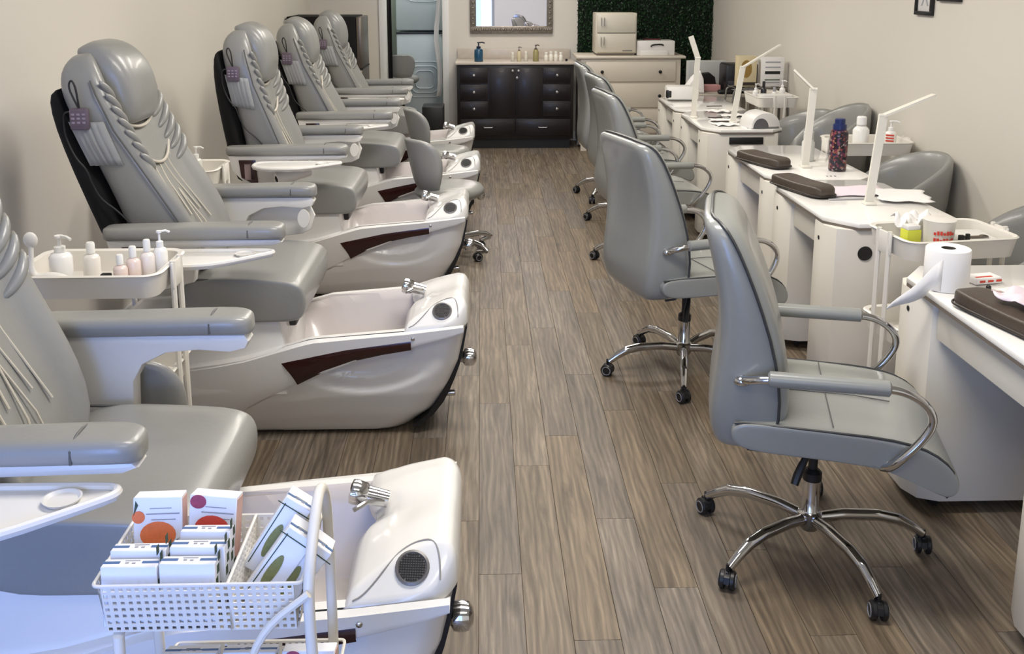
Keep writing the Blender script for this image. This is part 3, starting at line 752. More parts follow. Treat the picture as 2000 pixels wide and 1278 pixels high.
for k, (x, y, r, h, c, cc) in enumerate(((-1.085, 2.87, .021, .115, (226, 208, 200), None), (-1.06, 2.91, .022, .13, (232, 214, 206), None), (-1.03, 2.95, .022, .14, (236, 228, 222), None), (-1.0, 2.98, .022, .165, (238, 236, 230), (238, 238, 236)))):
    bottle('lotion_bottle', ['shortest pink lotion bottle in the trolley between the first chairs', 'pale pink lotion bottle, second in the rising row on the trolley', 'cream lotion bottle, third in the rising row on the trolley', 'tallest white bottle at the right end of the first trolley'][k], 'bottle', (x, y, z1), r, h, c, cc, pump=(k == 3), group='lotion bottles on the trolley')
bottle('pump_bottle', 'white pump bottle at the left end of the first trolley', 'bottle', (-1.285, 2.93, z1), .034, .165, (238, 238, 238), pump=True)
bottle('powder_bottle', 'round white flip-top bottle beside the pump bottle', 'bottle', (-1.205, 2.96, z1), .026, .13, (232, 228, 222))
t = thing('foot_brush', 'white long-handled foot brush with round end on the trolley', 'brush', (-1.30, 2.84, z1))
g = G(); g.tube([(.08, 0, .03), (.03, 0, .055), (-.02, 0, .05), (-.035, 0, .08), (-.03, 0, .13), (-.028, 0, .155)], [.022, .02, .014, .009, .007, .007], 10, smooth=2); g.build('handle', WPLA, t)
g = G(); g.ball((-.028, 0, .17), .022, 12, (1, .5, 1.1)); g.build('brush_head', WPLA, t)
t = thing('supply_box', 'small white box with nail tools in the first trolley', 'box', (-1.13, 2.86, z1))
g = G(); g.prism([(-.045, -.03), (.045, -.03), (.045, .03), (-.03, .03), (-.045, .015)], 'z', 0, .045, r=.005); g.build('box', WPLA, t); G().box(-.01, .02, -.01, .01, .04, .06, r=.004).build('bottle_cap', BPLA, t)
# hose beside chair 1
tag(G().tube([(-1.31, 2.62, .35), (-1.33, 2.62, .55), (-1.28, 2.6, .66), (-1.20, 2.6, .64), (-1.13, 2.62, .50), (-1.10, 2.64, .30)], .014, 10, smooth=3).build('drain_hose', mat('hose_grey', (66, 68, 74), .5)), 'dark grey looped hose behind the nearest chair, below the trolley', 'hose')
tag(G().tube([(-1.24, 2.75, .82 - .12), (-1.12, 2.72, .66), (-1.08, 2.70, .60), (-1.0, 2.68, .56), (-.94, 2.68, .545), (-.90, 2.7, .50)], .007, 8, smooth=2).build('power_cord', CORD), 'black power cord hanging under the first trolley', 'cord')
# trolley 2 items
bottle('pump_bottle', 'small clear pump bottle on the trolley behind the second chair', 'bottle', (-1.32, 4.52, z1), .026, .17, (205, 205, 196), pump=True)
t = thing('supply_box', 'small white tub on the trolley behind the second chair', 'box', (-1.40, 4.52, z1)); G().lathe([(0, 0), (.04, 0), (.045, .06), (.048, .085), (.04, .088), (0, .088)], n=18).build('body', WPLA, t)

# towel / paper roll under tray of chair 3
t = thing('paper_roll', 'white paper roll sticking out under the tray of the third pedicure chair', 'paper roll', (-.97, 4.93, .72))
M = Rot('Z', 35) @ Rot('Y', 80)
G().lathe([(.018, -.09), (.032, -.09), (.034, -.085), (.034, .09), (.018, .09)], M=M, n=20, cap=False).build('paper', PAPER, t)
G().lathe([(.018, -.088), (.018, .089)], M=M, n=16, cap=False).build('core', mat('card_core', (90, 84, 76), .8), t)
t.location = (-.955, 4.905, .735)

# ------------------------------------------------------------ product cart at bottom left
BX = -.42
t = thing('display_cart', 'white wire cart with perforated basket of pedicure kits beside the nearest chair', 'cart', (BX, 1.395, 0))
def perf_panel(g, P0, U, V, nu, nv, hole=.5, th=.0018):
    P0, U, V = Vector(P0), Vector(U), Vector(V); N = U.cross(V).normalized() * th
    bm = bmesh.new(); grid = {}
    us = [0.0]; 
    for i in range(nu): us += [(i + .5 - hole / 2) / nu, (i + .5 + hole / 2) / nu]
    us.append(1.0); vs = [0.0]
    for i in range(nv): vs += [(i + .5 - hole / 2) / nv, (i + .5 + hole / 2) / nv]
    vs.append(1.0)
    for side in (0, 1):
        for i, a in enumerate(us):
            for j, b in enumerate(vs): grid[side, i, j] = bm.verts.new(P0 + U * a + V * b + N * side)
    isH = lambda i, j: i % 2 == 1 and j % 2 == 1 and i < len(us) - 1 and j < len(vs) - 1
    for i in range(len(us) - 1):
        for j in range(len(vs) - 1):
            if isH(i, j):
                for (a, b) in (((i, j), (i + 1, j)), ((i + 1, j), (i + 1, j + 1)), ((i + 1, j + 1), (i, j + 1)), ((i, j + 1), (i, j))):
                    bm.faces.new((grid[(0,) + a], grid[(0,) + b], grid[(1,) + b], grid[(1,) + a]))
                continue
            for side in (0, 1):
                f = [grid[side, i, j], grid[side, i + 1, j], grid[side, i + 1, j + 1], grid[side, i, j + 1]]
                bm.faces.new(f if side else f[::-1])
    me = bpy.data.meshes.new('tmp'); bm.to_mesh(me); bm.free(); g.b.from_mesh(me); bpy.data.meshes.remove(me)
def basket(parent, x0, x1, y0, y1, zt, h):
    g = G(); i = .012; nx = 24
    perf_panel(g, (x0 + i, y0 + i, zt - h), (x1 - x0 - 2 * i, 0, 0), (0, -i, h), nx, 7)
    perf_panel(g, (x0 + i, y1 - i, zt - h), (x1 - x0 - 2 * i, 0, 0), (0, i, h), nx, 7)
    perf_panel(g, (x0 + i, y0 + i, zt - h), (0, y1 - y0 - 2 * i, 0), (-i, 0, h), 14, 7)
    perf_panel(g, (x1 - i, y0 + i, zt - h), (0, y1 - y0 - 2 * i, 0), (i, 0, h), 14, 7)
    g.box(x0 + i, x1 - i, y0 + i, y1 - i, zt - h - .001, zt - h + .001)
    b = g.build('basket', WMET, parent, ang=20)
    G().tube([(x, y, zt) for x, y in rrect(x0, x1, y0, y1, .008, 2, 3)], .0028, 6, closed=True).build('basket_rim', WMET, b)
    return b
BKX0, BKX1, BKY0, BKY1, BKZ = -.15, .153, -.095, .095, .835
bk = basket(t, BKX0, BKX1, BKY0, BKY1, BKZ, .082)
g = G(); perf_panel(g, (.045, BKY0 + .004, BKZ - .08), (0, .182, 0), (0, 0, .078), 14, 7); g.tube([(.045, BKY0, BKZ), (.045, BKY1, BKZ)], .0026, 6); g.build('basket_divider', WMET, bk, ang=20)
bk2 = basket(t, BKX0 + .05, BKX1 + .03, BKY0, BKY1, .60, .08)
bk3 = basket(t, BKX0 + .0, BKX1 + .0, BKY0, BKY1, .25, .08)
for sx in (1, -1):
    xo = .160 if sx > 0 else -.165
    g = G()
    if sx > 0:
        g.tube([(xo + .02, -.10, .03), (xo + .012, -.10, .55), (xo + .003, -.10, .76), (xo + .003, -.098, .835), (xo + .004, -.06, .88), (xo + .004, .0, .918), (xo + .004, .035, .918), (xo + .004, .065, .89), (xo + .004, .085, .83), (xo + .004, .09, .6), (xo + .004, .09, .03)], .0085, 10, smooth=2)
    else:
        g.tube([(xo + .04, -.085, .03), (xo + .04, -.085, .74), (xo + .04, -.06, .748), (xo + .04, .06, .748), (xo + .04, .085, .74), (xo + .04, .085, .03)], .0085, 10, smooth=1)
    g.build('frame_tube', WMET, t)
g = G(); g.tube([(.06, -.112, .60), (.068, -.112, .70), (.10, -.112, .775), (.165, -.108, .825)], .006, 8, smooth=2); g.build('support_arc', WMET, t)
for sx in (-1, 1):
    for y in (-.09, .09): G().lathe([(.02, -.009), (.024, 0), (.02, .009)], M=Tr(sx * .165 + (.03 if sx > 0 else 0), y, .024) @ Rot('X', 90), n=12).build('caster', BPLA, t)
# kits
KB = mat('kit_card', (228, 230, 238), .5, var=.02)
BLUE = mat('print_blue', (72, 104, 150), .6); ORA = mat('print_orange', (226, 116, 62), .6, var=.15, scale=200); RED = mat('print_red', (206, 66, 48), .6, var=.2, scale=200)
GRN = mat('print_green', (48, 66, 40), .6, var=.3, scale=150); GRY = mat('print_grey', (150, 150, 156), .7); PNK = mat('print_pink_edge', (216, 176, 166), .6); LIME = mat('print_leaf', (122, 124, 72), .6, var=.3, scale=150); PLUM = mat('print_flower', (150, 56, 84), .6, var=.4, scale=150)
def disc(g, x, z, rx, rz, y, n=20):
    g.prism([(x + rx * math.cos(2 * PI * k / n), z + rz * math.sin(2 * PI * k / n)) for k in range(n)], 'y', y - .0005, y + .0003)
def kit_box(label, M, W=.082, H=.13, D=.032, style='orange', group=None):
    """box standing: front face toward -y"""
    t = thing('pedicure_kit_box', label, 'box', group=group); t.matrix_world = M
    G().box(-W / 2, W / 2, 0, D, 0, H, r=.0012, seg=1).build('carton', KB, t)
    y = -.0006
    if style in ('orange', 'red'):
        g = G(); disc(g, .0, H * (.54 if style == 'orange' else .60), .028, .021, y); 
        if style == 'orange': disc(g, -.030, H * .76, .010, .010, y); disc(g, -.025, H * .06 + .008, .012, .007, y)
        g.build('fruit_print', ORA if style == 'orange' else RED, t)
        g = G()
        if style == 'orange':
            g.prism([(-.018, .050), (.000, .042), (.018, .050), (.034, .065), (.018, .054), (.002, .048), (-.016, .054)], 'y', y - .0005, y + .0003)
            g.prism([(-.020, .010), (.002, .022), (-.004, .026)], 'y', y - .0005, y + .0003); g.prism([(-.038, .10), (-.034, .125), (-.030, .118)], 'y', y - .0005, y + .0003); g.build('leaf_print', GRN, t)
        else:
            disc(g, -.024, H * .92, .013, .011, y); g.build('flower_print', PLUM, t)
        g = G(); g.box(-.018, .034, y - .0004, y + .0003, H * .79, H * .79 + .0016); g.box(-.01, .028, y - .0004, y + .0003, H * .72, H * .72 + .0012); g.box(-.012, .022, y - .0004, y + .0003, H * .86, H * .86 + .001); g.build('lettering', GRY, t)
        G().box(W / 2 - .0003, W / 2 + .0006, .002, D - .002, .004, H - .004).build('pink_side', PNK, t)
    else:
        # top edge with blue bar and a tiny mark, leafy side
        g = G(); g.box(-W / 2, -W * .20, .010, .0155, H - .0003, H + .0008); g.box(W * .2, W / 2, .010, .0155, H - .0003, H + .0008); g.build('blue_bar', BLUE, t)
        g = G(); g.box(-.008, -.003, .010, .013, H - .0003, H + .0006); g.box(.002, .007, .009, .012, H - .0003, H + .0006); g.box(-.010, .012, .017, .0185, H - .0003, H + .0006); g.build('small_mark', GRY, t)
        g = G()
        for k in range(7):
            a = .008 + k * .017
            g.box(W / 2 - .0003, W / 2 + .0006, .004 + (k % 3) * .007, .014 + (k % 3) * .007, a, a + .013)
        g.build('leaf_print', GRN if style == 'end' else LIME, t)
        if style == 'leaf':
            g = G(); disc(g, -.004, H * .45, .008, .030, y); g.build('leaf_face', LIME, t)
            g = G(); g.box(-.03, .03, y - .0004, y + .0003, H * .9, H * .9 + .0015); g.box(-W / 2 + .004, -W / 2 + .0055, y - .0004, y + .0003, .01, H - .01); g.build('lettering', GRN, t)
            G().box(-W / 2, W / 2, .012, .015, H - .0003, H + .0006).build('blue_bar', BLUE, t)
    return t
CB = Vector((BX, 1.395, BKZ - .08))
def KM(x, y, z, tilt=0, rz=0, roll=0): return Tr(CB.x + x, CB.y + y, CB.z + z) @ Rot('Z', rz) @ Rot('X', tilt) @ Rot('Y', roll)
gk = 'pedicure kits in the top basket'
kit_box('white kit box with orange citrus slices, upright at the left back of the basket', KM(-.098, .030, .010, -10, 2, 0), W=.076, style='orange', group=gk)
kit_box('white kit box with a red fruit circle, upright beside the orange one', KM(-.020, .035, .008, -10, -4, 3), W=.076, style='red', group=gk)
kit_box('white kit box in the front row of the basket, at the left corner', KM(-.103, -.083, .004, -4), style='end', H=.095, D=.024, group=gk)
kit_box('white kit box in the front row of the basket, second from the left', KM(-.018, -.083, .004, -4, -1), style='end', H=.098, D=.024, group=gk)
kit_box('white kit box directly behind the front left one', KM(-.099, -.053, .004, -4), style='end', H=.102, D=.024, group=gk)
kit_box('white kit box in the middle row of the basket, right of the orange one', KM(-.011, -.053, .004, -4, -1), style='end', H=.106, D=.024, group=gk)
kit_box('white kit box standing highest in front of the red fruit one', KM(-.009, -.020, .006, -6, -1), style='end', H=.108, D=.024, W=.076, group=gk)
gk2 = 'leaf print kits in the right basket bay'
for k, (x, y, z, rl) in enumerate(((.074, -.058, .022, 36), (.096, -.056, .004, 38), (.066, .0, .036, 33))):
    kit_box(['green leaf kit box leaning in the right bay, on top of the pair in front', 'green leaf kit box at the bottom front of the right bay', 'leaf print kit box leaning at the back of the right bay'][k], KM(x - .005, y, z, -8, 0, rl), style='leaf', W=.045, H=.13, D=.05, group=gk2)
for k in range(3):
    kit_box(['white kit box in the lower basket, left one', 'white kit box in the lower basket, middle one', 'white kit box in the lower basket, right one'][k], Tr(BX - .04 + k * .092, 1.395 - .06, .545) @ Rot('X', -15), style='red' if k == 2 else 'leaf', group='kits in the lower basket')

# ------------------------------------------------------------ manicure desks
def desk(label, y0, y1, x0=1.38, x1=1.92, rz=0):
    t = thing('manicure_desk', label, 'desk', ((x0 + x1) / 2, (y0 + y1) / 2, 0), rz, 'white manicure desks')
    hx_, hy = (x1 - x0) / 2, (y1 - y0) / 2
    out = [(-hx_, -hy + .13), (-hx_ + .10, -hy), (hx_ - .08, -hy), (hx_, -hy + .08), (hx_, hy - .08), (hx_ - .08, hy), (-hx_ + .10, hy), (-hx_, hy - .13)]
    G().prism(out, 'z', .732, .75, r=.003).build('desktop', DESKT, t)
    o2 = [(x * .997, y * .998) for x, y in out]
    G().prism(o2, 'z', .722, .732).build('edge_band', EDGE, t)
    lg = .30
    for s in (-1, 1):
        ya, yb = (-hy + .015, -hy + lg) if s < 0 else (hy - lg, hy - .015)
        xl_, xr_, c1 = -hx_ + .0, hx_ - .03, .07
        pl_ = rrect(xl_, xr_, ya, yb, (.09, .03, .03, .09), 2, 2)
        G().prism(pl_, 'z', .045, .722, r=.004).build('leg', DESKW, t)
        for (cx_, cy_) in ((-hx_ + .1, ya + .06), (hx_ - .1, ya + .06), (-hx_ + .1, yb - .06), (hx_ - .1, yb - .06)):
            G().lathe([(.018, -.01), (.021, 0), (.018, .01)], M=Tr(cx_, cy_, .0215) @ Rot('X', 90), n=10).box(cx_ - .008, cx_ + .008, cy_ - .012, cy_ + .012, .025, .046).build('caster', BPLA, t)
    G().box(-hx_ + .035, -hx_ + .055, -hy + lg - .01, hy - lg + .01, .60, .722, r=.003).build('apron', DESKW, t)
    G().box(hx_ - .09, hx_ - .07, -hy + lg - .01, hy - lg + .01, .25, .722, r=.003).build('modesty_panel', DESKW, t)
    for s in (-1, 1):
        G().lathe([(0, -.004), (.009, -.004), (.009, .006), (0, .007)], M=Tr(-hx_ + .004, s * (hy - .16), .655) @ Rot('Y', -90), n=12).build('bolt_cap', BPLA, t)
    g = G(); g.lathe([(.021, 0), (.023, .002), (.021, .003)], (.1, 0, .75), n=18); g.lathe([(0, 0), (.02, 0), (.02, .0015), (0, .0015)], (.1, 0, .75), n=18)
    g.build('cable_grommet', mat('grommet_grey', (206, 204, 200), .4), t)
    g = G(); [g.box(-hx_ + .29 + .02 * k, -hx_ + .298 + .02 * k, -hy + .07, -hy + .085, .7503, .751) for k in range(3)]; g.build('outlet_slot', BPLA, t)
    return t
d3 = desk('white manicure desk nearest the camera at right, with the paper towel roll', 2.03, 3.16)
d2 = desk('white manicure desk second from the camera, near half of the middle pair', 3.74, 4.60, x0=1.385, rz=math.radians(1.2))
d1 = desk('white manicure desk, far half of the middle pair with one arm cushion', 4.62, 5.62, x0=1.405)
d4 = desk('white manicure desk, near one of the far pair, with the nail dryer on its corner', 6.22, 7.14, x0=1.44, x1=1.96)
d5 = desk('white manicure desk farthest along the right row, in front of the dresser', 7.16, 8.1, x0=1.45, x1=1.97)
g = G(); g.lathe([(0, 0), (.028, 0), (.03, .003), (.028, .006), (.02, .004), (0, .004)], M=Tr(1.53, 3.752, .625) @ Rot('X', 90), n=24)
o = g.build('cable_hole', BPLA, d2); o.matrix_parent_inverse = d2.matrix_world.inverted() if False else Matrix()
bpy.context.view_layer.update(); o.matrix_world = Matrix()
g = G(); g.box(1.565, 1.60, 3.745, 3.757, .685, .735, r=.002); g.box(1.615, 1.65, 3.745, 3.757, .685, .735, r=.002); o = g.build('power_plug', BPLA, d2); bpy.context.view_layer.update(); o.matrix_world = Matrix()
g = G(); g.box(1.60, 1.82, 6.222, 6.236, .655, .70, r=.002); o = g.build('cable_slot', BPLA, d4); bpy.context.view_layer.update(); o.matrix_world = Matrix()

# arm cushions
def cushion(label, loc, rz, L=.34):
    t = thing('arm_cushion', label, 'cushion', loc, rz, 'brown arm cushions')
    rr = []
    for x, w_, z0, z1_ in ((-L / 2, .03, .01, .04), (-L / 2 + .01, .045, .003, .05), (-L / 2 + .05, .062, 0, .056), (-L / 6, .062, 0, .050), (L / 6, .062, 0, .050), (L / 2 - .05, .062, 0, .056), (L / 2 - .01, .045, .003, .05), (L / 2, .03, .01, .04)):
        rr.append([Vector((x, y, z)) for y, z in rrect(-w_, w_, z0, z1_, .012, 2, 3)])
    G().loft(rr).build('pad', BROWN, t, sub=1, ang=180)
    G().tube([(x, y, .012) for x, y in rrect(-L / 2, L / 2, -.062, .062, .045, 3, 5)], .004, 6, closed=True).build('piping', mat('brown_piping', (44, 36, 30), .5), t)
    return t
cushion('brown padded arm cushion lying on the farther middle desk', (1.475, 5.03, .751), math.radians(-68), .36)
cushion('brown padded arm cushion on the near middle desk beside pink paper', (1.465, 4.36, .751), math.radians(-72), .38)
cushion('large brown arm cushion on the nearest desk under a pink cloth', (1.49, 2.55, .751), math.radians(-78), .46)

# desk lamps
LAMPW = mat('lamp_white', (232, 228, 216), .35)
def lamp(label, loc, lean, top, tip):
    t = thing('desk_lamp', label, 'lamp', loc, 0, 'slim white desk lamps')
    L_ = Vector(loc); top = Vector(top) - L_; tip = Vector(tip) - L_
    G().box(-.024, .024, -.03, .03, 0, .012, r=.004).build('base', LAMPW, t)
    def bar(name, a, b, w_, th, side):
        d = (b - a).normalized(); sd = side - d * side.dot(d); sd.normalize(); n_ = d.cross(sd)
        rings = [[p + sd * sx * w_ / 2 + n_ * sy * th / 2 for sx, sy in ((-1, -1), (1, -1), (1, 1), (-1, 1))] for p in (a, b)]
        return G().loft(rings).build(name, LAMPW, t, ang=30)
    a = Vector((0, 0, .01)); bar('stem', a, top, .036, .014, Vector((1, 0, 0)))
    G().tube([top + Vector((-.019, 0, 0)), top + Vector((.019, 0, 0))], .009, 10).build('hinge', LAMPW, t)
    bar('lamp_head', top, tip, .036, .010, Vector((0, 1, 0)) if abs((tip - top).x) > .05 else Vector((1, 0, 0)))
lamp('white slim desk lamp on the near middle desk, head swung right to the wall', (1.665, 4.08, .75), 0, (1.70, 4.08, 1.135), (1.92, 4.10, 1.22))
lamp('grey-white slim lamp on the farther middle desk beside the patterned bottle', (1.665, 4.93, .75), 0, (1.695, 4.96, 1.15), (1.60, 5.0, 1.245))
lamp('white slim lamp on the near far desk, head pointing to the right wall', (1.70, 6.55, .75), 0, (1.765, 6.60, 1.12), (2.03, 6.66, 1.265))
lamp('white slim lamp at the front edge of the far desks, its head tipped left', (1.485, 6.80, .75), 0, (1.505, 6.82, 1.165), (1.455, 6.84, 1.315))

# paper towel roll
t = thing('paper_towel_roll', 'white paper towel roll standing on the nearest desk with a sheet pulled out', 'paper roll', (1.455, 2.92, .751))
G().lathe([(.022, 0), (.066, 0), (.068, .003), (.067, .125), (.065, .128), (.022, .128), (.022, .0)], n=32, cap=False).build('roll', PAPER, t)
G().lathe([(.0215, 0.002), (.0215, .127)], n=20, cap=False).build('core', mat('dark_core', (70, 66, 60), .8), t)
g = G(); rr = []
for k in range(11):
    s = k / 10
    x = -.04 - .155 * s; wz0 = .002 + .06 * s - .12 * s * s; top = .10 - .125 * s; y = -.055 + .02 * s + .006 * math.sin(s * 9)
    zt, zbm = .105 - .16 * s, .004 - .065 * s
    if s < .3: zbm = .004
    if zt < zbm + .004: zt = zbm + .004
    rr.append([Vector((x, y, zt)), Vector((x, y, zbm)), Vector((x, y + .001, zbm)), Vector((x, y + .001, zt))])
g.loft(rr); g.build('loose_sheet', PAPER, t, ang=180)
# pink cloth and papers on desk 3
def cloth(name, label, cat, loc, sx, sy, m, amp=.01, rz=0, seed=1, zb=0.004):
    rnd = random.Random(seed); bm = bmesh.new(); n = 14; ph = [rnd.uniform(0, 6) for _ in range(4)]
    vs = [[bm.verts.new(((i / n - .5) * sx + .01 * math.sin(j * .9 + ph[0]), (j / n - .5) * sy + .008 * math.sin(i * .8 + ph[1]), zb + amp * (1 + math.sin(i * .9 + ph[2]) * math.cos(j * .7 + ph[3])) * .5)) for j in range(n + 1)] for i in range(n + 1)]
    for i in range(n):
        for j in range(n): bm.faces.new((vs[i][j], vs[i + 1][j], vs[i + 1][j + 1], vs[i][j + 1]))
    g = G(); me = bpy.data.meshes.new('tmp'); bm.to_mesh(me); bm.free(); g.b.from_mesh(me); bpy.data.meshes.remove(me)
    o = g.build(name, m, None, ang=180); o.location = loc; o.rotation_euler = (0, 0, rz)
    md = o.modifiers.new('th', 'SOLIDIFY'); md.thickness = .002
    return tag(o, label, cat)
cloth('pink_cloth', 'crumpled pale pink cloth on top of the large brown cushion', 'cloth', (1.56, 2.60, .812), .20, .15, PINK, .02, .3, 3)
cloth('paper_sheet', 'white sheet on the nearest desk behind the pink cloth', 'paper', (1.74, 2.80, .752), .26, .22, PAPER, .004, .2, 5)
t = thing('packet', 'small white packet with red print beside the paper towel roll', 'packet', (1.60, 2.97, .751), .2)
G().box(-.05, .05, -.03, .03, 0, .022, r=.006).build('packet', PAPER, t); g = G(); [g.box(-.035 + .03 * k, -.015 + .03 * k, -.0308, -.03, .008, .015) for k in range(3)]; g.box(-.04, .02, -.02, -.01, .022, .0228); g.build('red_print', RED, t)
tag(G().lathe([(0, 0), (.008, 0), (.008, .03), (.004, .034), (0, .034)], (1.545, 2.83, .751), n=10).build('polish_bottle', BPLA), 'tiny black polish bottle by the brown cushion', 'bottle')
# desk 2 items
cloth('pink_paper_towel', 'pink paper towel laid across the near middle desk by the lamp', 'paper towel', (1.70, 4.33, .752), .30, .20, PINK, .004, .1, 8)
cloth('paper_sheet', 'white paper sheet hanging past the back edge of the near middle desk', 'paper', (1.86, 4.20, .758), .22, .26, PAPER, .004, -.2, 9)
t = thing('comb', 'grey translucent nail file strip lying by the second brown cushion', 'nail file', (1.60, 4.17, .751), math.radians(5)); G().box(-.08, .08, -.008, .008, 0, .005, r=.002).build('strip', mat('file_grey', (176, 174, 178), .5), t)
# patterned bottle
def speckle():
    m = bpy.data.materials.new('confetti_print'); m.use_nodes = True; nt = m.node_tree; b = nt.nodes['Principled BSDF']; N = nt.nodes.new; L = nt.links.new
    tc = N('ShaderNodeTexCoord'); v = N('ShaderNodeTexVoronoi'); v.inputs['Scale'].default_value = 95; L(tc.outputs['Object'], v.inputs['Vector'])
    cr = N('ShaderNodeValToRGB'); cr.color_ramp.interpolation = 'CONSTANT'; e = cr.color_ramp.elements
    e[0].position = 0; e[0].color = lin((26, 20, 30)); e[1].position = .38; e[1].color = lin((104, 44, 66))
    for p, c in ((.52, (60, 40, 60)), (.62, (150, 104, 84)), (.72, (30, 36, 60)), (.82, (126, 62, 56)), (.92, (150, 132, 132))): x = e.new(p); x.color = lin(c)
    sp = N('ShaderNodeSeparateColor'); L(v.outputs['Color'], sp.inputs[0]); L(sp.outputs[0], cr.inputs['Fac']); L(cr.outputs['Color'], b.inputs['Base Color']); b.inputs['Roughness'].default_value = .3
    return m
t = thing('water_bottle', 'tall multicoloured patterned bottle with a dark blue cap on the middle desk', 'bottle', (1.80, 4.84, .751))
G().lathe([(0, 0), (.040, 0), (.044, .006), (.045, .19), (.04, .205), (.028, .212)], n=24).build('body', speckle(), t)
G().lathe([(.03, .207), (.034, .21), (.034, .235), (.026, .24), (.026, .262), (.022, .266), (0, .266)], n=20).build('cap', mat('navy_cap', (26, 40, 92), .35), t)
for k, (x, y, r, h) in enumerate(((1.74, 5.12, .034, .16),)):
    bottle('glass_jar', 'clear glass jar of white pads behind the patterned bottle', 'jar', (x, y, .751), r, h, (214, 216, 212), (200, 202, 200), capr=.8, neck=.8)
# wall trolley items
zt4 = .82 - .071
bottle('dispenser_bottle', 'white domed dispenser bottle on the wall trolley', 'bottle', (2.13, 5.40, zt4), .045, .20, (238, 238, 234), (240, 240, 238), neck=.6, capr=.6)
t = bottle('print_bottle', 'white bottle with red lettering at the right end of the wall trolley', 'bottle', (2.30, 5.40, zt4), .032, .18, (240, 236, 230), (238, 238, 236), pump=True)
g = G(); [g.box(-.022, .022, -.0335, -.0318, .06 + .016 * k, .068 + .016 * k) for k in range(3)]; g.build('red_lettering', RED, t)
t = thing('small_jar', 'small brown glass vials on the wall trolley', 'jar', (2.20, 5.34, zt4)); G().lathe([(0, 0), (.012, 0), (.012, .08), (.006, .09), (0, .09)], n=10).build('vial', mat('amber', (120, 90, 60), .3), t)
# trolley 3 items
def L3(x, y, z): return Tr(1.69, 3.45, 0) @ Rot('Z', 8) @ Vector((x, y, z))
z3 = .80 - .071
t = thing('note_box', 'small yellow box at the corner of the supply trolley', 'box', L3(-.165, -.06, z3), .2); G().box(-.028, .028, -.022, .022, 0, .095, r=.002).build('box', mat('yellow_card', (206, 210, 70), .5), t); G().box(-.026, .026, -.02, .02, .095, .112, r=.004).build('lid', WPLA, t)
t = thing('tissue_tub', 'clear white tub with red lettering in the supply trolley', 'tub', L3(-.045, -.045, z3 + .028))
G().lathe([(0, 0), (.05, 0), (.056, .09), (.058, .095), (.05, .098), (.0, .10)], n=24).build('body', mat('frosted_tub', (226, 222, 216), .4), t)
g = G()
for row in range(2):
    for k in range(7):
        a = math.radians(-128 + k * 11); z = .055 - row * .026; rr_ = .0545 + z * .05
        M = Tr(rr_ * math.cos(a), rr_ * math.sin(a), z) @ Rot('Z', math.degrees(a) + 90)
        g.box(-.004, .004, -.0006, .0006, -.007, .007 if (k + row) % 3 else .002, M=M)
g.build('red_lettering', RED, t)
cloth('crumpled_tissue', 'crumpled white tissue heap behind the red lettered tub', 'tissue', L3(-.06, .07, z3 + .06), .16, .12, PAPER, .06, .3, 12)
t = thing('nail_clippers', 'steel nail clippers lying in the supply trolley', 'clippers', L3(.10, -.04, z3 + .045), .1); G().box(-.05, .04, -.006, .006, 0, .008, r=.003).box(-.04, .03, -.012, -.007, .002, .009, r=.002).build('clippers', STEEL, t); G().tube([(.04 + .015 * math.cos(a), .014 * math.sin(a), .005) for a in [k * PI / 6 for k in range(12)]], .003, 6, closed=True).build('ring', STEEL, t)
t = thing('supply_tray', 'white inner tray of small tools in the supply trolley', 'tray', L3(.10, .0, z3)); G().box(-.09, .09, -.09, .09, 0, .045, r=.006).build('tray', WPLA, t)
t = thing('black_clips', 'small black clips beside the steel clippers', 'clip', L3(.02, -.10, z3)); G().box(-.02, .0, -.008, .008, 0, .075, r=.003).box(.005, .02, -.006, .006, 0, .08, r=.003).build('clip', BPLA, t)

# bucket customer chairs by the right wall
def bucket(label, loc, rz, hh=.40, sz=.46):
    t = thing('bucket_chair', label, 'chair', loc, rz, 'grey bucket chairs by the right wall')
    star_base(t, R=.22, phase=20, casters=False, hz=.08)
    for k in range(5):
        a = math.radians(20 + 72 * k); G().lathe([(.018, 0), (.018, .03), (.010, .06)], (math.cos(a) * .22, math.sin(a) * .22, 0), n=10).build('glide', BPLA, t)
    g = G(); n = 24; rr = []
    for r, z in ((.12, -.06), (.22, -.05), (.255, -.02), (.255, .01), (.23, .03), (.0005, .035)): rr.append([Vector((r * .9 * math.cos(2 * PI * k / n) + .02, r * .88 * math.sin(2 * PI * k / n), sz + z)) for k in range(n)])
    g.loft(rr); g.build('seat', LEATH, t, ang=180)
    rr = []
    for k in range(-14, 15):
        a = PI + math.radians(k * 8.2); h = hh * (1 - .62 * (abs(k) / 14) ** 2.2)
        ring = []
        for q, (ro, zz) in enumerate(((.235, -.10), (.275, -.08), (.30, .35), (.305, .80), (.30, .96), (.285, 1.0), (.265, .96), (.255, .75), (.24, .3))):
            z = sz + (zz * h if zz > 0 else zz); flare = 1 + .05 * (zz if zz > 0 else 0)
            ring.append(Vector((ro * .92 * flare * math.cos(a), ro * .92 * flare * .96 * math.sin(a), z)))
        rr.append(ring)
    g = G(); g.loft(rr); g.build('backrest', LEATH, t, ang=180)
    G().lathe([(.03, .2), (.03, sz - .05), (.1, sz - .045)], n=14).build('pedestal', CHROME, t)
bucket('grey bucket chair behind the middle desks, right of the nearest lamp', (2.125, 4.94, 0), PI, .36)
bucket('grey bucket chair with a high rounded back behind the patterned bottle', (2.13, 6.04, 0), PI, .48)
bucket('grey bucket chair cut off by the right edge of the photo', (2.13, 3.74, 0), math.radians(170), .38)
bucket('dark grey bucket chair by the wall behind the nail dryer', (2.13, 6.63, 0), math.radians(190), .36)
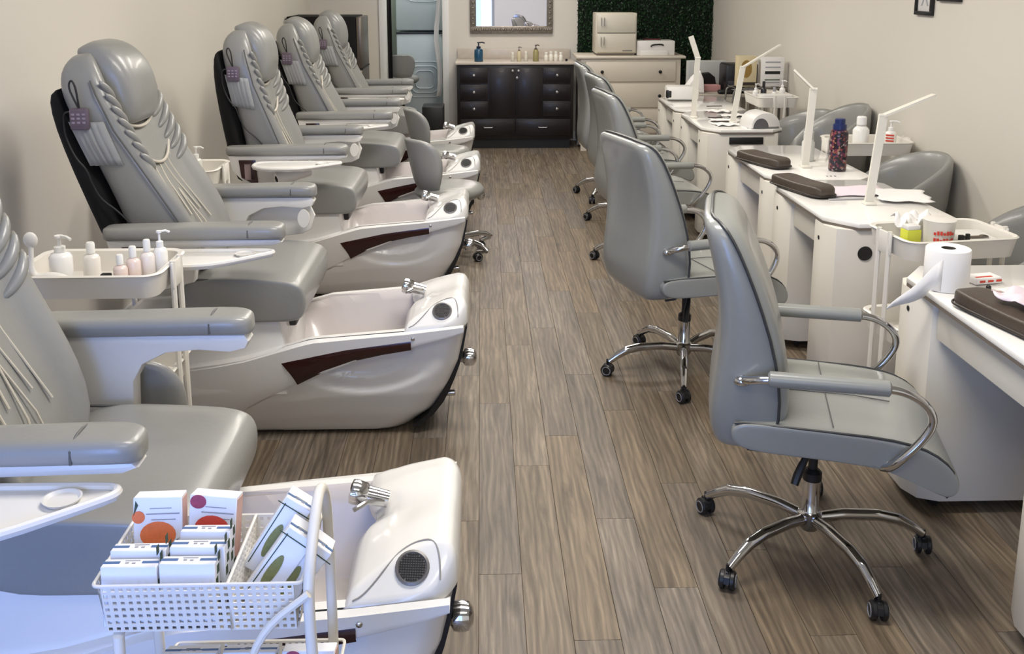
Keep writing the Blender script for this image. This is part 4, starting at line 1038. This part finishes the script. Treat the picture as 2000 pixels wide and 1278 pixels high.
# ------------------------------------------------------------ far desk items
t = thing('nail_dryer', 'white rounded nail dryer with a dark opening on the corner of the far desk', 'nail dryer', (1.83, 6.36, .751), math.radians(8))
arch = [(.10 * math.cos(PI * k / 16), .004 + .10 * max(0, math.sin(PI * k / 16)) ** .8) for k in range(17)]
G().prism(arch + [(-.10, 0), (.10, 0)], 'y', -.10, .10, r=.012).build('housing', WPLA, t)
G().prism([(-.035 + .052 * math.cos(PI * k / 12), .006 + .062 * math.sin(PI * k / 12)) for k in range(13)], 'y', -.1025, -.09).build('opening', mat('dryer_opening', (96, 96, 98), .4), t)
t = thing('nail_dryer', 'boxy white nail dryer with a black slot on the farthest desk', 'nail dryer', (1.615, 7.86, .751), math.radians(-6))
G().box(-.13, .13, -.10, .10, 0, .11, r=.02).build('housing', WPLA, t); G().box(-.132, -.08, -.102, -.05, .015, .09, r=.015).build('opening', BPLA, t); G().box(-.12, .12, -.101, -.099, .006, .010).build('base_line', SEAM, t)
for k, (x, y, s, a) in enumerate(((1.62, 6.42, .16, .1), (1.66, 6.62, .20, -.1), (1.78, 6.85, .18, .3), (1.72, 7.1, .16, 0))):
    cloth('paper_sheet', ['white paper sheet at the near corner of the far desk', 'white paper sheet lying further back on the far desk', 'white paper sheet by the foot of the third lamp', 'white paper sheet on the seam between the far desks'][k], 'paper', (x, y, .752), s, .12, PAPER, .010, a, 20 + k)
for k, (x, y, l) in enumerate(((1.60, 6.50, .12), (1.61, 6.68, .10), (1.75, 7.30, .12))):
    t = thing('nail_file', ['dark nail file at the near edge of the far desk', 'dark nail file further back on the far desk', 'dark nail file behind the farthest lamp'][k], 'nail file', (x, y, .764), .1); G().box(-l / 2, l / 2, -.01, .01, 0, .006, r=.002).build('strip', mat('file_dark', (60, 50, 48), .6), t)
t = thing('storage_tub', 'white plastic tub on the trolley behind the far desks', 'tub', (2.14, 7.08, .80)); G().prism([(x, y) for x, y in rrect(-.12, .12, -.06, .06, .02, 2, 4)], 'z', 0, .08, r=.004).build('tub', WPLA, t)
for k in range(4):
    bottle('spray_bottle', ['white pump bottle at the left of the far trolley', 'black-topped bottle on the far trolley', 'short silver-topped bottle on the far trolley', 'white spray bottle at the right of the far trolley'][k], 'bottle', (2.03 + k * .07, 7.24 if k % 2 else 7.2, .80), .022, [.15, .16, .12, .17][k], (232, 230, 226) if k != 1 else (40, 40, 44), [(238, 238, 236), (20, 20, 22), (150, 150, 152), (238, 238, 238)][k], pump=(k in (0, 3)), n=10)
# wire rack by the wall
t = thing('wire_rack', 'grey wire rack with curved corners against the right wall', 'rack', (2.23, 7.80, 0))
for y in (-.12, .12):
    G().tube([(-.25, y, 0), (-.25, y, .80), (-.22, y, .86), (.17, y, .86), (.20, y, .80), (.20, y, 0)], .008, 8, smooth=2).build('side_frame', mat('rack_grey', (120, 118, 112), .4, metal=.6), t)
g = G()
for k in range(9): g.tube([(-.23 + k * .052, -.12, .86), (-.23 + k * .052, .12, .86)], .003, 5); g.tube([(-.23 + k * .052, -.12, .40), (-.23 + k * .052, .12, .40)], .003, 5); g.tube([(-.23 + k * .052, -.12, .86), (-.23 + k * .052, -.12, .40)], .0025, 5)
g.build('shelf_wire', MATS['rack_grey'], t, kind='stuff')
t = thing('gift_box', 'gold and cream patterned box on the wire rack', 'box', (2.10, 7.76, .868)); G().box(-.075, .075, -.05, .05, 0, .24, r=.003).build('box', mat('cream_card', (200, 186, 150), .5), t)
g = G(); disc(g, -.01, .14, .045, .07, -.051); g.build('gold_print', mat('gold_print', (140, 110, 50), .4, var=.4, scale=60), t); G().box(-.07, .07, -.053, -.049, .01, .035).build('dark_band', mat('dark_print', (50, 40, 34), .5), t)
t = thing('polish_chart', 'white card holder with grey and black rows on the wire rack', 'display', (2.30, 7.76, .868)); G().box(-.09, .09, -.05, .05, 0, .23, r=.003).build('holder', WPLA, t)
for k, (z, c) in enumerate(((.19, GRY), (.15, GRY), (.10, BPLA), (.05, GRN), (.03, GRY))): G().box(-.06, .06, -.053, -.049, z, z + (.022 if k == 2 else .008)).build('row', c, t)
# low table with clutter in front of the hedge
t = thing('side_table', 'low grey table of salon supplies in front of the green wall', 'table', (2.08, 8.56, 0))
G().box(-.33, .33, -.32, .32, .72, .745, r=.004).build('tabletop', mat('table_grey', (168, 160, 150), .5), t)
for sx in (-1, 1):
    for sy in (-1, 1): G().box(sx * .30 - .02, sx * .30 + .02, sy * .29 - .02, sy * .29 + .02, 0, .72).build('leg', WMET, t)
t = thing('printer', 'black boxy machine on the table by the right wall', 'machine', (2.25, 8.52, .746)); G().box(-.15, .15, -.13, .13, 0, .24, r=.02).build('body', BPLA, t); G().box(-.13, .13, -.133, -.129, .04, .10, r=.002).build('output_tray', mat('dark_plastic', (46, 44, 50), .4), t); G().box(-.10, .10, -.22, -.12, .02, .03, r=.003).build('paper_tray', GRY, t)
t = thing('paper_carton', 'grey-white carton standing behind the black machine', 'box', (2.02, 8.80, .746)); G().box(-.17, .17, -.05, .05, 0, .24, r=.004).build('carton', mat('carton_grey', (186, 188, 186), .6), t)
t = thing('handbag', 'dark folded bag in front of the grey carton', 'bag', (1.97, 8.60, .80)); g = G(); g.prism([(-.09, 0), (.09, 0), (.08, .06), (.03, .10), (-.06, .09)], 'y', -.05, .05, r=.02); g.build('bag', BLACK, t)
t = thing('pink_box', 'dusty pink box under the dark bag', 'box', (1.97, 8.55, .746)); G().box(-.11, .11, -.08, .08, 0, .055, r=.006).build('box', mat('dusty_pink', (190, 140, 138), .6), t)
t = thing('white_bag', 'white paper bag slumped at the left of the grey table', 'bag', (1.83, 8.40, .746)); g = G(); g.prism([(-.09, 0), (.08, 0), (.07, .12), (.04, .19), (-.02, .13), (-.07, .06)], 'y', -.07, .07, r=.02); g.build('bag', PAPER, t)
t = thing('tool_pouch', 'small black pouch on the edge of the grey table', 'pouch', (2.08, 8.28, .746)); G().box(-.07, .07, -.03, .03, 0, .035, r=.012).build('pouch', BPLA, t)

# ------------------------------------------------------------ back wall furniture
# hedge wall panel
hedge = thing('hedge_wall_panel', 'dark green artificial boxwood hedge panel covering the right of the back wall', 'plant wall', (1.73, YB - .03, 1.45))
G().box(-.71, .71, 0, .03, -1.4, 1.35).build('backing', mat('hedge_backing', (12, 22, 12), .9), hedge)
leafv, leaff = [], []
rnd = random.Random(4)
for i in range(16000):
    x = rnd.uniform(-.72, .72); z = rnd.uniform(-.75, .75); y = -rnd.uniform(.0, .05)
    s = rnd.uniform(.008, .016); R_ = Euler((rnd.uniform(-1.1, 1.1), rnd.uniform(-.8, .8), rnd.uniform(0, 6.28))).to_matrix()
    b0 = len(leafv)
    for (a, b, c) in ((0, 0, -s), (s * .6, 0, 0), (0, .002, s), (-s * .6, 0, 0)):
        v = Rot('Y', rnd.uniform(0, 1)).to_3x3() @ Vector((a, b, c)); v = R_ @ Vector((a, b, c)); leafv.append((x + v.x, y + v.y, z + v.z))
    leaff.append((b0, b0 + 1, b0 + 2, b0 + 3))
me = bpy.data.meshes.new('foliage'); me.from_pydata(leafv, [], leaff); me.materials.append(mat('hedge_leaf', (26, 58, 28), .5, var=.6, scale=30))
o = bpy.data.objects.new('foliage', me); C.objects.link(o); o.parent = hedge; o['kind'] = 'stuff'
# vanity
VX0, VX1, VY = -.245, .935, 9.9
t = thing('vanity_cabinet', 'dark espresso vanity cabinet with stone top under the mirror', 'cabinet', ((VX0 + VX1) / 2, VY + .26, 0))
hw = (VX1 - VX0) / 2
G().box(-hw, hw, -.235, .27, .10, .86, r=.004).build('body', ESPR, t)
G().box(-hw + .03, hw - .03, -.19, .25, 0, .10).build('plinth', BPLA, t)
G().box(-hw - .015, hw + .015, -.27, .28, .86, .885, r=.005).build('worktop', MARB, t)
G().box(-hw - .005, hw + .005, .26, .28, .885, .985, r=.003).build('backsplash', MARB, t)
def knob(x, z, p, y=-.262): return G().lathe([(.005, 0), (.006, .012), (.013, .018), (.014, .024), (.008, .030), (0, .031)], M=Tr(x, y, z) @ Rot('X', 90), n=12).build('knob', mat('satin_nickel', (200, 196, 190), .3, metal=.9), p)
cw = hw * 2 / 4.2
def front(name, x0, x1, z0, z1, kn=()):
    g = G(); g.box(x0, x1, -.253, -.235, z0, z1, r=.003)
    g.box(x0 + .02, x1 - .02, -.257, -.252, z0 + .02, z1 - .02, r=.002)
    d = g.build(name, ESPR, t)
    for (x, z) in kn: knob(x, z, d, -.256)
for sgn in (-1, 1):
    xa, xb_ = (-hw + .03, -hw + .03 + cw) if sgn < 0 else (hw - .03 - cw, hw - .03)
    for k in range(3):
        z1_ = .83 - k * .17; front('drawer', xa, xb_, z1_ - .155, z1_, (((xa + xb_) / 2, z1_ - .075),))
ma, mb = -hw + .04 + cw, hw - .04 - cw
front('door', ma, -.003, .33, .83, ((-.03, .80),)); front('door', .003, mb, .33, .83, ((.015, .73), (.03, .80)))
front('drawer', -hw + .03, -.004, .14, .31); front('drawer', .004, hw - .03, .14, .31)
for sgn in (-1, 1):
    G().tube([(sgn * hw * .47 - .045, -.257, .23), (sgn * hw * .47 - .04, -.275, .225), (sgn * hw * .47 + .04, -.275, .225), (sgn * hw * .47 + .045, -.257, .23)], .005, 8).build('drawer_pull', MATS['satin_nickel'], t)
# bottles on the vanity
VT = .886
bottle('mouthwash_bottle', 'blue pump bottle at the left end of the vanity', 'bottle', (-.025, 10.0, VT), .045, .20, (28, 74, 104), (24, 32, 52), pump=True)
vb = [(.32, .018, .09, (200, 196, 180), False, 'pale small glass bottle, leftmost of the vanity group'), (.385, .02, .15, (206, 196, 160), True, 'amber-capped pump bottle in the middle of the vanity'), (.455, .018, .10, (210, 205, 190), False, 'short pale bottle right of the vanity pump bottle'), (.555, .03, .17, (150, 142, 96), True, 'olive soap pump bottle on the vanity'),
      (.66, .022, .09, (226, 222, 210), False, 'white jar left of the cup row on the vanity'), (.71, .022, .10, (226, 222, 210), False, 'white cup second in the vanity cup row'), (.76, .022, .10, (226, 222, 210), False, 'white cup third in the vanity cup row'), (.81, .022, .09, (226, 222, 210), False, 'white cup at the right end of the vanity cup row')]
for x, r, h, c, pm, lb in vb: bottle('vanity_bottle', lb, 'bottle', (x, 10.02, VT), r, h, c, (60, 44, 30) if pm else (228, 224, 214), pump=pm, capr=.8, neck=.7, group='bottles on the vanity', n=12)
tag(G().ball((.865, 10.0, VT + .014), .014, 10).build('black_stopper', BPLA), 'small black ball at the right of the vanity top', 'stopper')
# mirror
mx0, mx1, mz0 = -.115, .755, 1.145
t = thing('wall_mirror', 'ornate silver framed mirror above the vanity', 'mirror', ((mx0 + mx1) / 2, YB - .005, mz0))
mw = (mx1 - mx0) / 2
FRM = mat('antique_silver', (134, 126, 116), .4, metal=.6, var=.5, scale=50, bump=1.0, bscale=90)
for (a, b, c_, d) in ((-mw, mw, 0, .075), (-mw, mw, 1.15, 1.225), (-mw, -mw + .065, .07, 1.155), (mw - .065, mw, .07, 1.155)): G().box(a, b, -.035, 0, c_, d, r=.012).build('frame_rail', FRM, t)
n_ = G()
for k in range(34): n_.ball((-mw + .03 + k * (2 * mw - .06) / 33, -.036, .04), .013, 8, (1, .6, 1.3))
for sgn in (-1, 1):
    for k in range(20): n_.ball((sgn * (mw - .032), -.036, .10 + k * .055), .013, 8, (1.3, .6, 1))
n_.build('frame_beading', FRM, t, kind='stuff')
G().box(-mw + .06, mw - .06, -.012, -.004, .07, 1.16).build('mirror_glass', mat('mirror_silver', (225, 222, 230), .015, metal=1.0, var=0), t)
# dresser
t = thing('dresser', 'white three-drawer dresser with black knobs in front of the green hedge wall', 'dresser', (1.49, 10.0, 0))
G().box(-.50, .50, -.22, .24, .06, .93, r=.004).build('body', DRESS, t)
G().box(-.545, .545, -.25, .26, .93, .955, r=.006).build('top', DRESS, t)
for k, (za, zb_) in enumerate(((.70, .90), (.44, .68), (.18, .42))):
    g = G(); g.box(-.45, .45, -.237, -.222, za, zb_, r=.005); d = g.build('drawer', DRESS, t)
    for x in (-.29, .29): G().lathe([(.007, 0), (.008, .012), (.017, .018), (.017, .026), (0, .030)], M=Tr(x, -.237, (za + zb_) / 2 + .0) @ Rot('X', 90), n=12).build('knob', BPLA, d)
for sx in (-1, 1):
    for sy in (-1, 1): G().box(sx * .46 - .03, sx * .46 + .03, sy * .19 - .03, sy * .19 + .03, 0, .06).build('foot', DRESS, t)
t = thing('towel_warmer', 'cream two-door towel warmer cabinet standing on the dresser', 'towel warmer', (1.345, 9.98, .956))
CRM = mat('cream_enamel', (208, 202, 186), .4)
G().box(-.205, .205, -.15, .15, .02, .42, r=.01).build('body', CRM, t); G().box(-.19, .19, -.14, .14, 0, .02).build('base', mat('warmer_base', (110, 100, 90), .5), t)
for za, zb_ in ((.225, .405), (.03, .215)):
    d = G().box(-.195, .195, -.172, -.15, za, zb_, r=.01).build('door', CRM, t)
    G().tube([(-.155, -.172, zb_ - .03), (-.155, -.19, zb_ - .035), (-.155, -.19, zb_ - .105), (-.155, -.172, zb_ - .11)], .005, 8).build('handle', CHROME, d)
    G().tube([(-.125, -.172, zb_ - .03), (-.125, -.19, zb_ - .035), (-.125, -.19, zb_ - .105), (-.125, -.172, zb_ - .11)], .005, 8).build('handle', CHROME, d)
G().box(.06, .16, -.174, -.171, .045, .052).build('name_strip', SEAM, t)
t = thing('storage_box', 'white box with a dark cut-out handle beside the towel warmer', 'box', (1.745, 9.95, .956))
G().box(-.19, .19, -.12, .12, 0, .145, r=.008).build('box', WPLA, t); G().box(-.155, .12, -.135, -.12, 0, .045, r=.004).build('front_lip', WPLA, t); G().tube([(-.05, -.122, .085), (-.04, -.122, .105), (.05, -.122, .11), (.075, -.122, .10)], .008, 8, smooth=1).build('handle_slot', BPLA, t)
t = thing('red_lid', 'thin maroon tray on top of the white storage box', 'tray', (1.72, 9.98, 1.102)); G().box(-.08, .09, -.05, .05, 0, .012, r=.003).build('tray', mat('maroon', (90, 40, 44), .5), t)
# fridge
t = thing('refrigerator', 'black refrigerator with brushed steel door between the last chair and the doorway', 'refrigerator', (-1.42, 9.35, 0))
# stands side-on: door faces the aisle (+x)
G().box(-.34, .28, -.28, .30, .03, 1.37, r=.006).build('body', BLACK, t)
G().box(.285, .33, -.275, .295, .90, 1.365, r=.008).build('door', STEEL, t); G().box(.285, .33, -.275, .295, .05, .885, r=.008).build('door', STEEL, t)
G().box(.28, .335, -.27, .29, .886, .899).build('door_gap', BPLA, t)
G().box(-.30, .27, -.27, .28, 0, .03).build('base', BPLA, t)
bpy.context.view_layer.update()
# laundry appliances in the doorway
for z0, nm, lb in ((0.02, 'washing_machine', 'pale grey-white washing machine, lower of the two stacked in the doorway'), (1.14, 'tumble_dryer', 'pale grey-white dryer stacked above the washing machine')):
    t = thing(nm, lb, 'appliance', (-.66, 11.45, z0))
    x0_ = -.30
    zt = 1.10 if z0 < 1 else 1.0
    G().box(-.29, .29, -.30, .30, 0.0, zt, r=.02).build('cabinet', APPL, t)
    for rr_, dy in ((.20, .0), (.15, .006), (.10, .012)):
        G().tube([(x + .02, -.302 - dy, z + zt * .52) for x, z in rrect(-rr_, rr_, -rr_, rr_, rr_ * .5, 3, 6)], .007, 8, closed=True).build('door_ring', APPL, t)
    G().box(-.29, .23, -.305, -.299, zt - .02, zt).build('trim_strip', BPLA, t); G().lathe([(0, 0), (.012, 0), (.012, .01), (0, .012)], M=Tr(.22, -.302, zt - .03) @ Rot('X', 90), n=12).build('knob', GRY, t)
t = thing('black_curtain', 'narrow black curtain hanging left of the stacked laundry machines', 'curtain', (-.99, 10.66, 0))
g = G(); rr = []
for z in (.02, 1.0, 2.1): rr.append([Vector((-.035 + k * .008, .012 * math.sin(k * 1.3), z)) for k in range(10)] + [Vector((-.035 + k * .008, .012 * math.sin(k * 1.3) + .006, z)) for k in range(9, -1, -1)])
g.loft(rr); g.build('cloth', BLACK, t, ang=180)
lc = stool(.63, .8); lc.location = (-.86, 10.86, 0); lc.rotation_euler = (0, 0, math.radians(90)); lc['label'] = 'small grey-green round-backed stool standing in front of the washing machine'; lc.scale = (.75, .85, 1)
# white plastic curtain at right of doorway
t = thing('plastic_curtain', 'bright white plastic sheet hanging at the right side of the doorway', 'curtain', (-.47, 10.72, 0))
rr = []
for k in range(12):
    z = .45 + k * .15; xo = .02 * math.sin(k * 1.1)
    rr.append([Vector((-.02 + xo + .05 * q / 5 , .01 * math.sin(q * 2 + k), z)) for q in range(6)] + [Vector((-.02 + xo + .05 * q / 5, .01 * math.sin(q * 2 + k) + .004, z)) for q in range(5, -1, -1)])
G().loft(rr).build('sheet', PAPER, t, ang=180)
t = thing('black_crate', 'black crate on the floor inside the doorway', 'crate', (-.50, 10.2, 0)); G().box(-.11, .11, -.15, .15, 0, .42, r=.01).build('crate', BPLA, t)
# wall pictures
for k, (ya, yb, za, lb) in enumerate(((5.29, 5.50, 1.508, 'narrow black framed print of a grey emblem on the right wall'), (4.985, 5.235, 1.588, 'black frame higher up beside the emblem print on the right wall'))):
    t = thing('picture_frame', lb, 'picture', (XR - .001, (ya + yb) / 2, za)); hw_ = (yb - ya) / 2; H_ = .30
    for (a, b, c_, d) in ((-hw_, hw_, 0, .022), (-hw_, hw_, H_ - .022, H_), (-hw_, -hw_ + .022, .02, H_ - .02), (hw_ - .022, hw_, .02, H_ - .02)): G().box(-.02, 0, a, b, c_, d, r=.002).build('frame_rail', BPLA, t)
    G().box(-.008, -.001, -hw_ + .02, hw_ - .02, .02, H_ - .02).build('print', mat('print_white', (206, 204, 202), .5), t)
    g = G()
    for q in range(3): g.prism([(-.045 + .01 * q, .05 + .05 * q), (-.03 + .01 * q, .05 + .05 * q), (.0, .10 + .05 * q), (.03 - .01 * q, .05 + .05 * q), (.045 - .01 * q, .05 + .05 * q), (.0, .125 + .05 * q)], 'x', -.0095, -.0075)
    g.build('emblem', GRY, t)
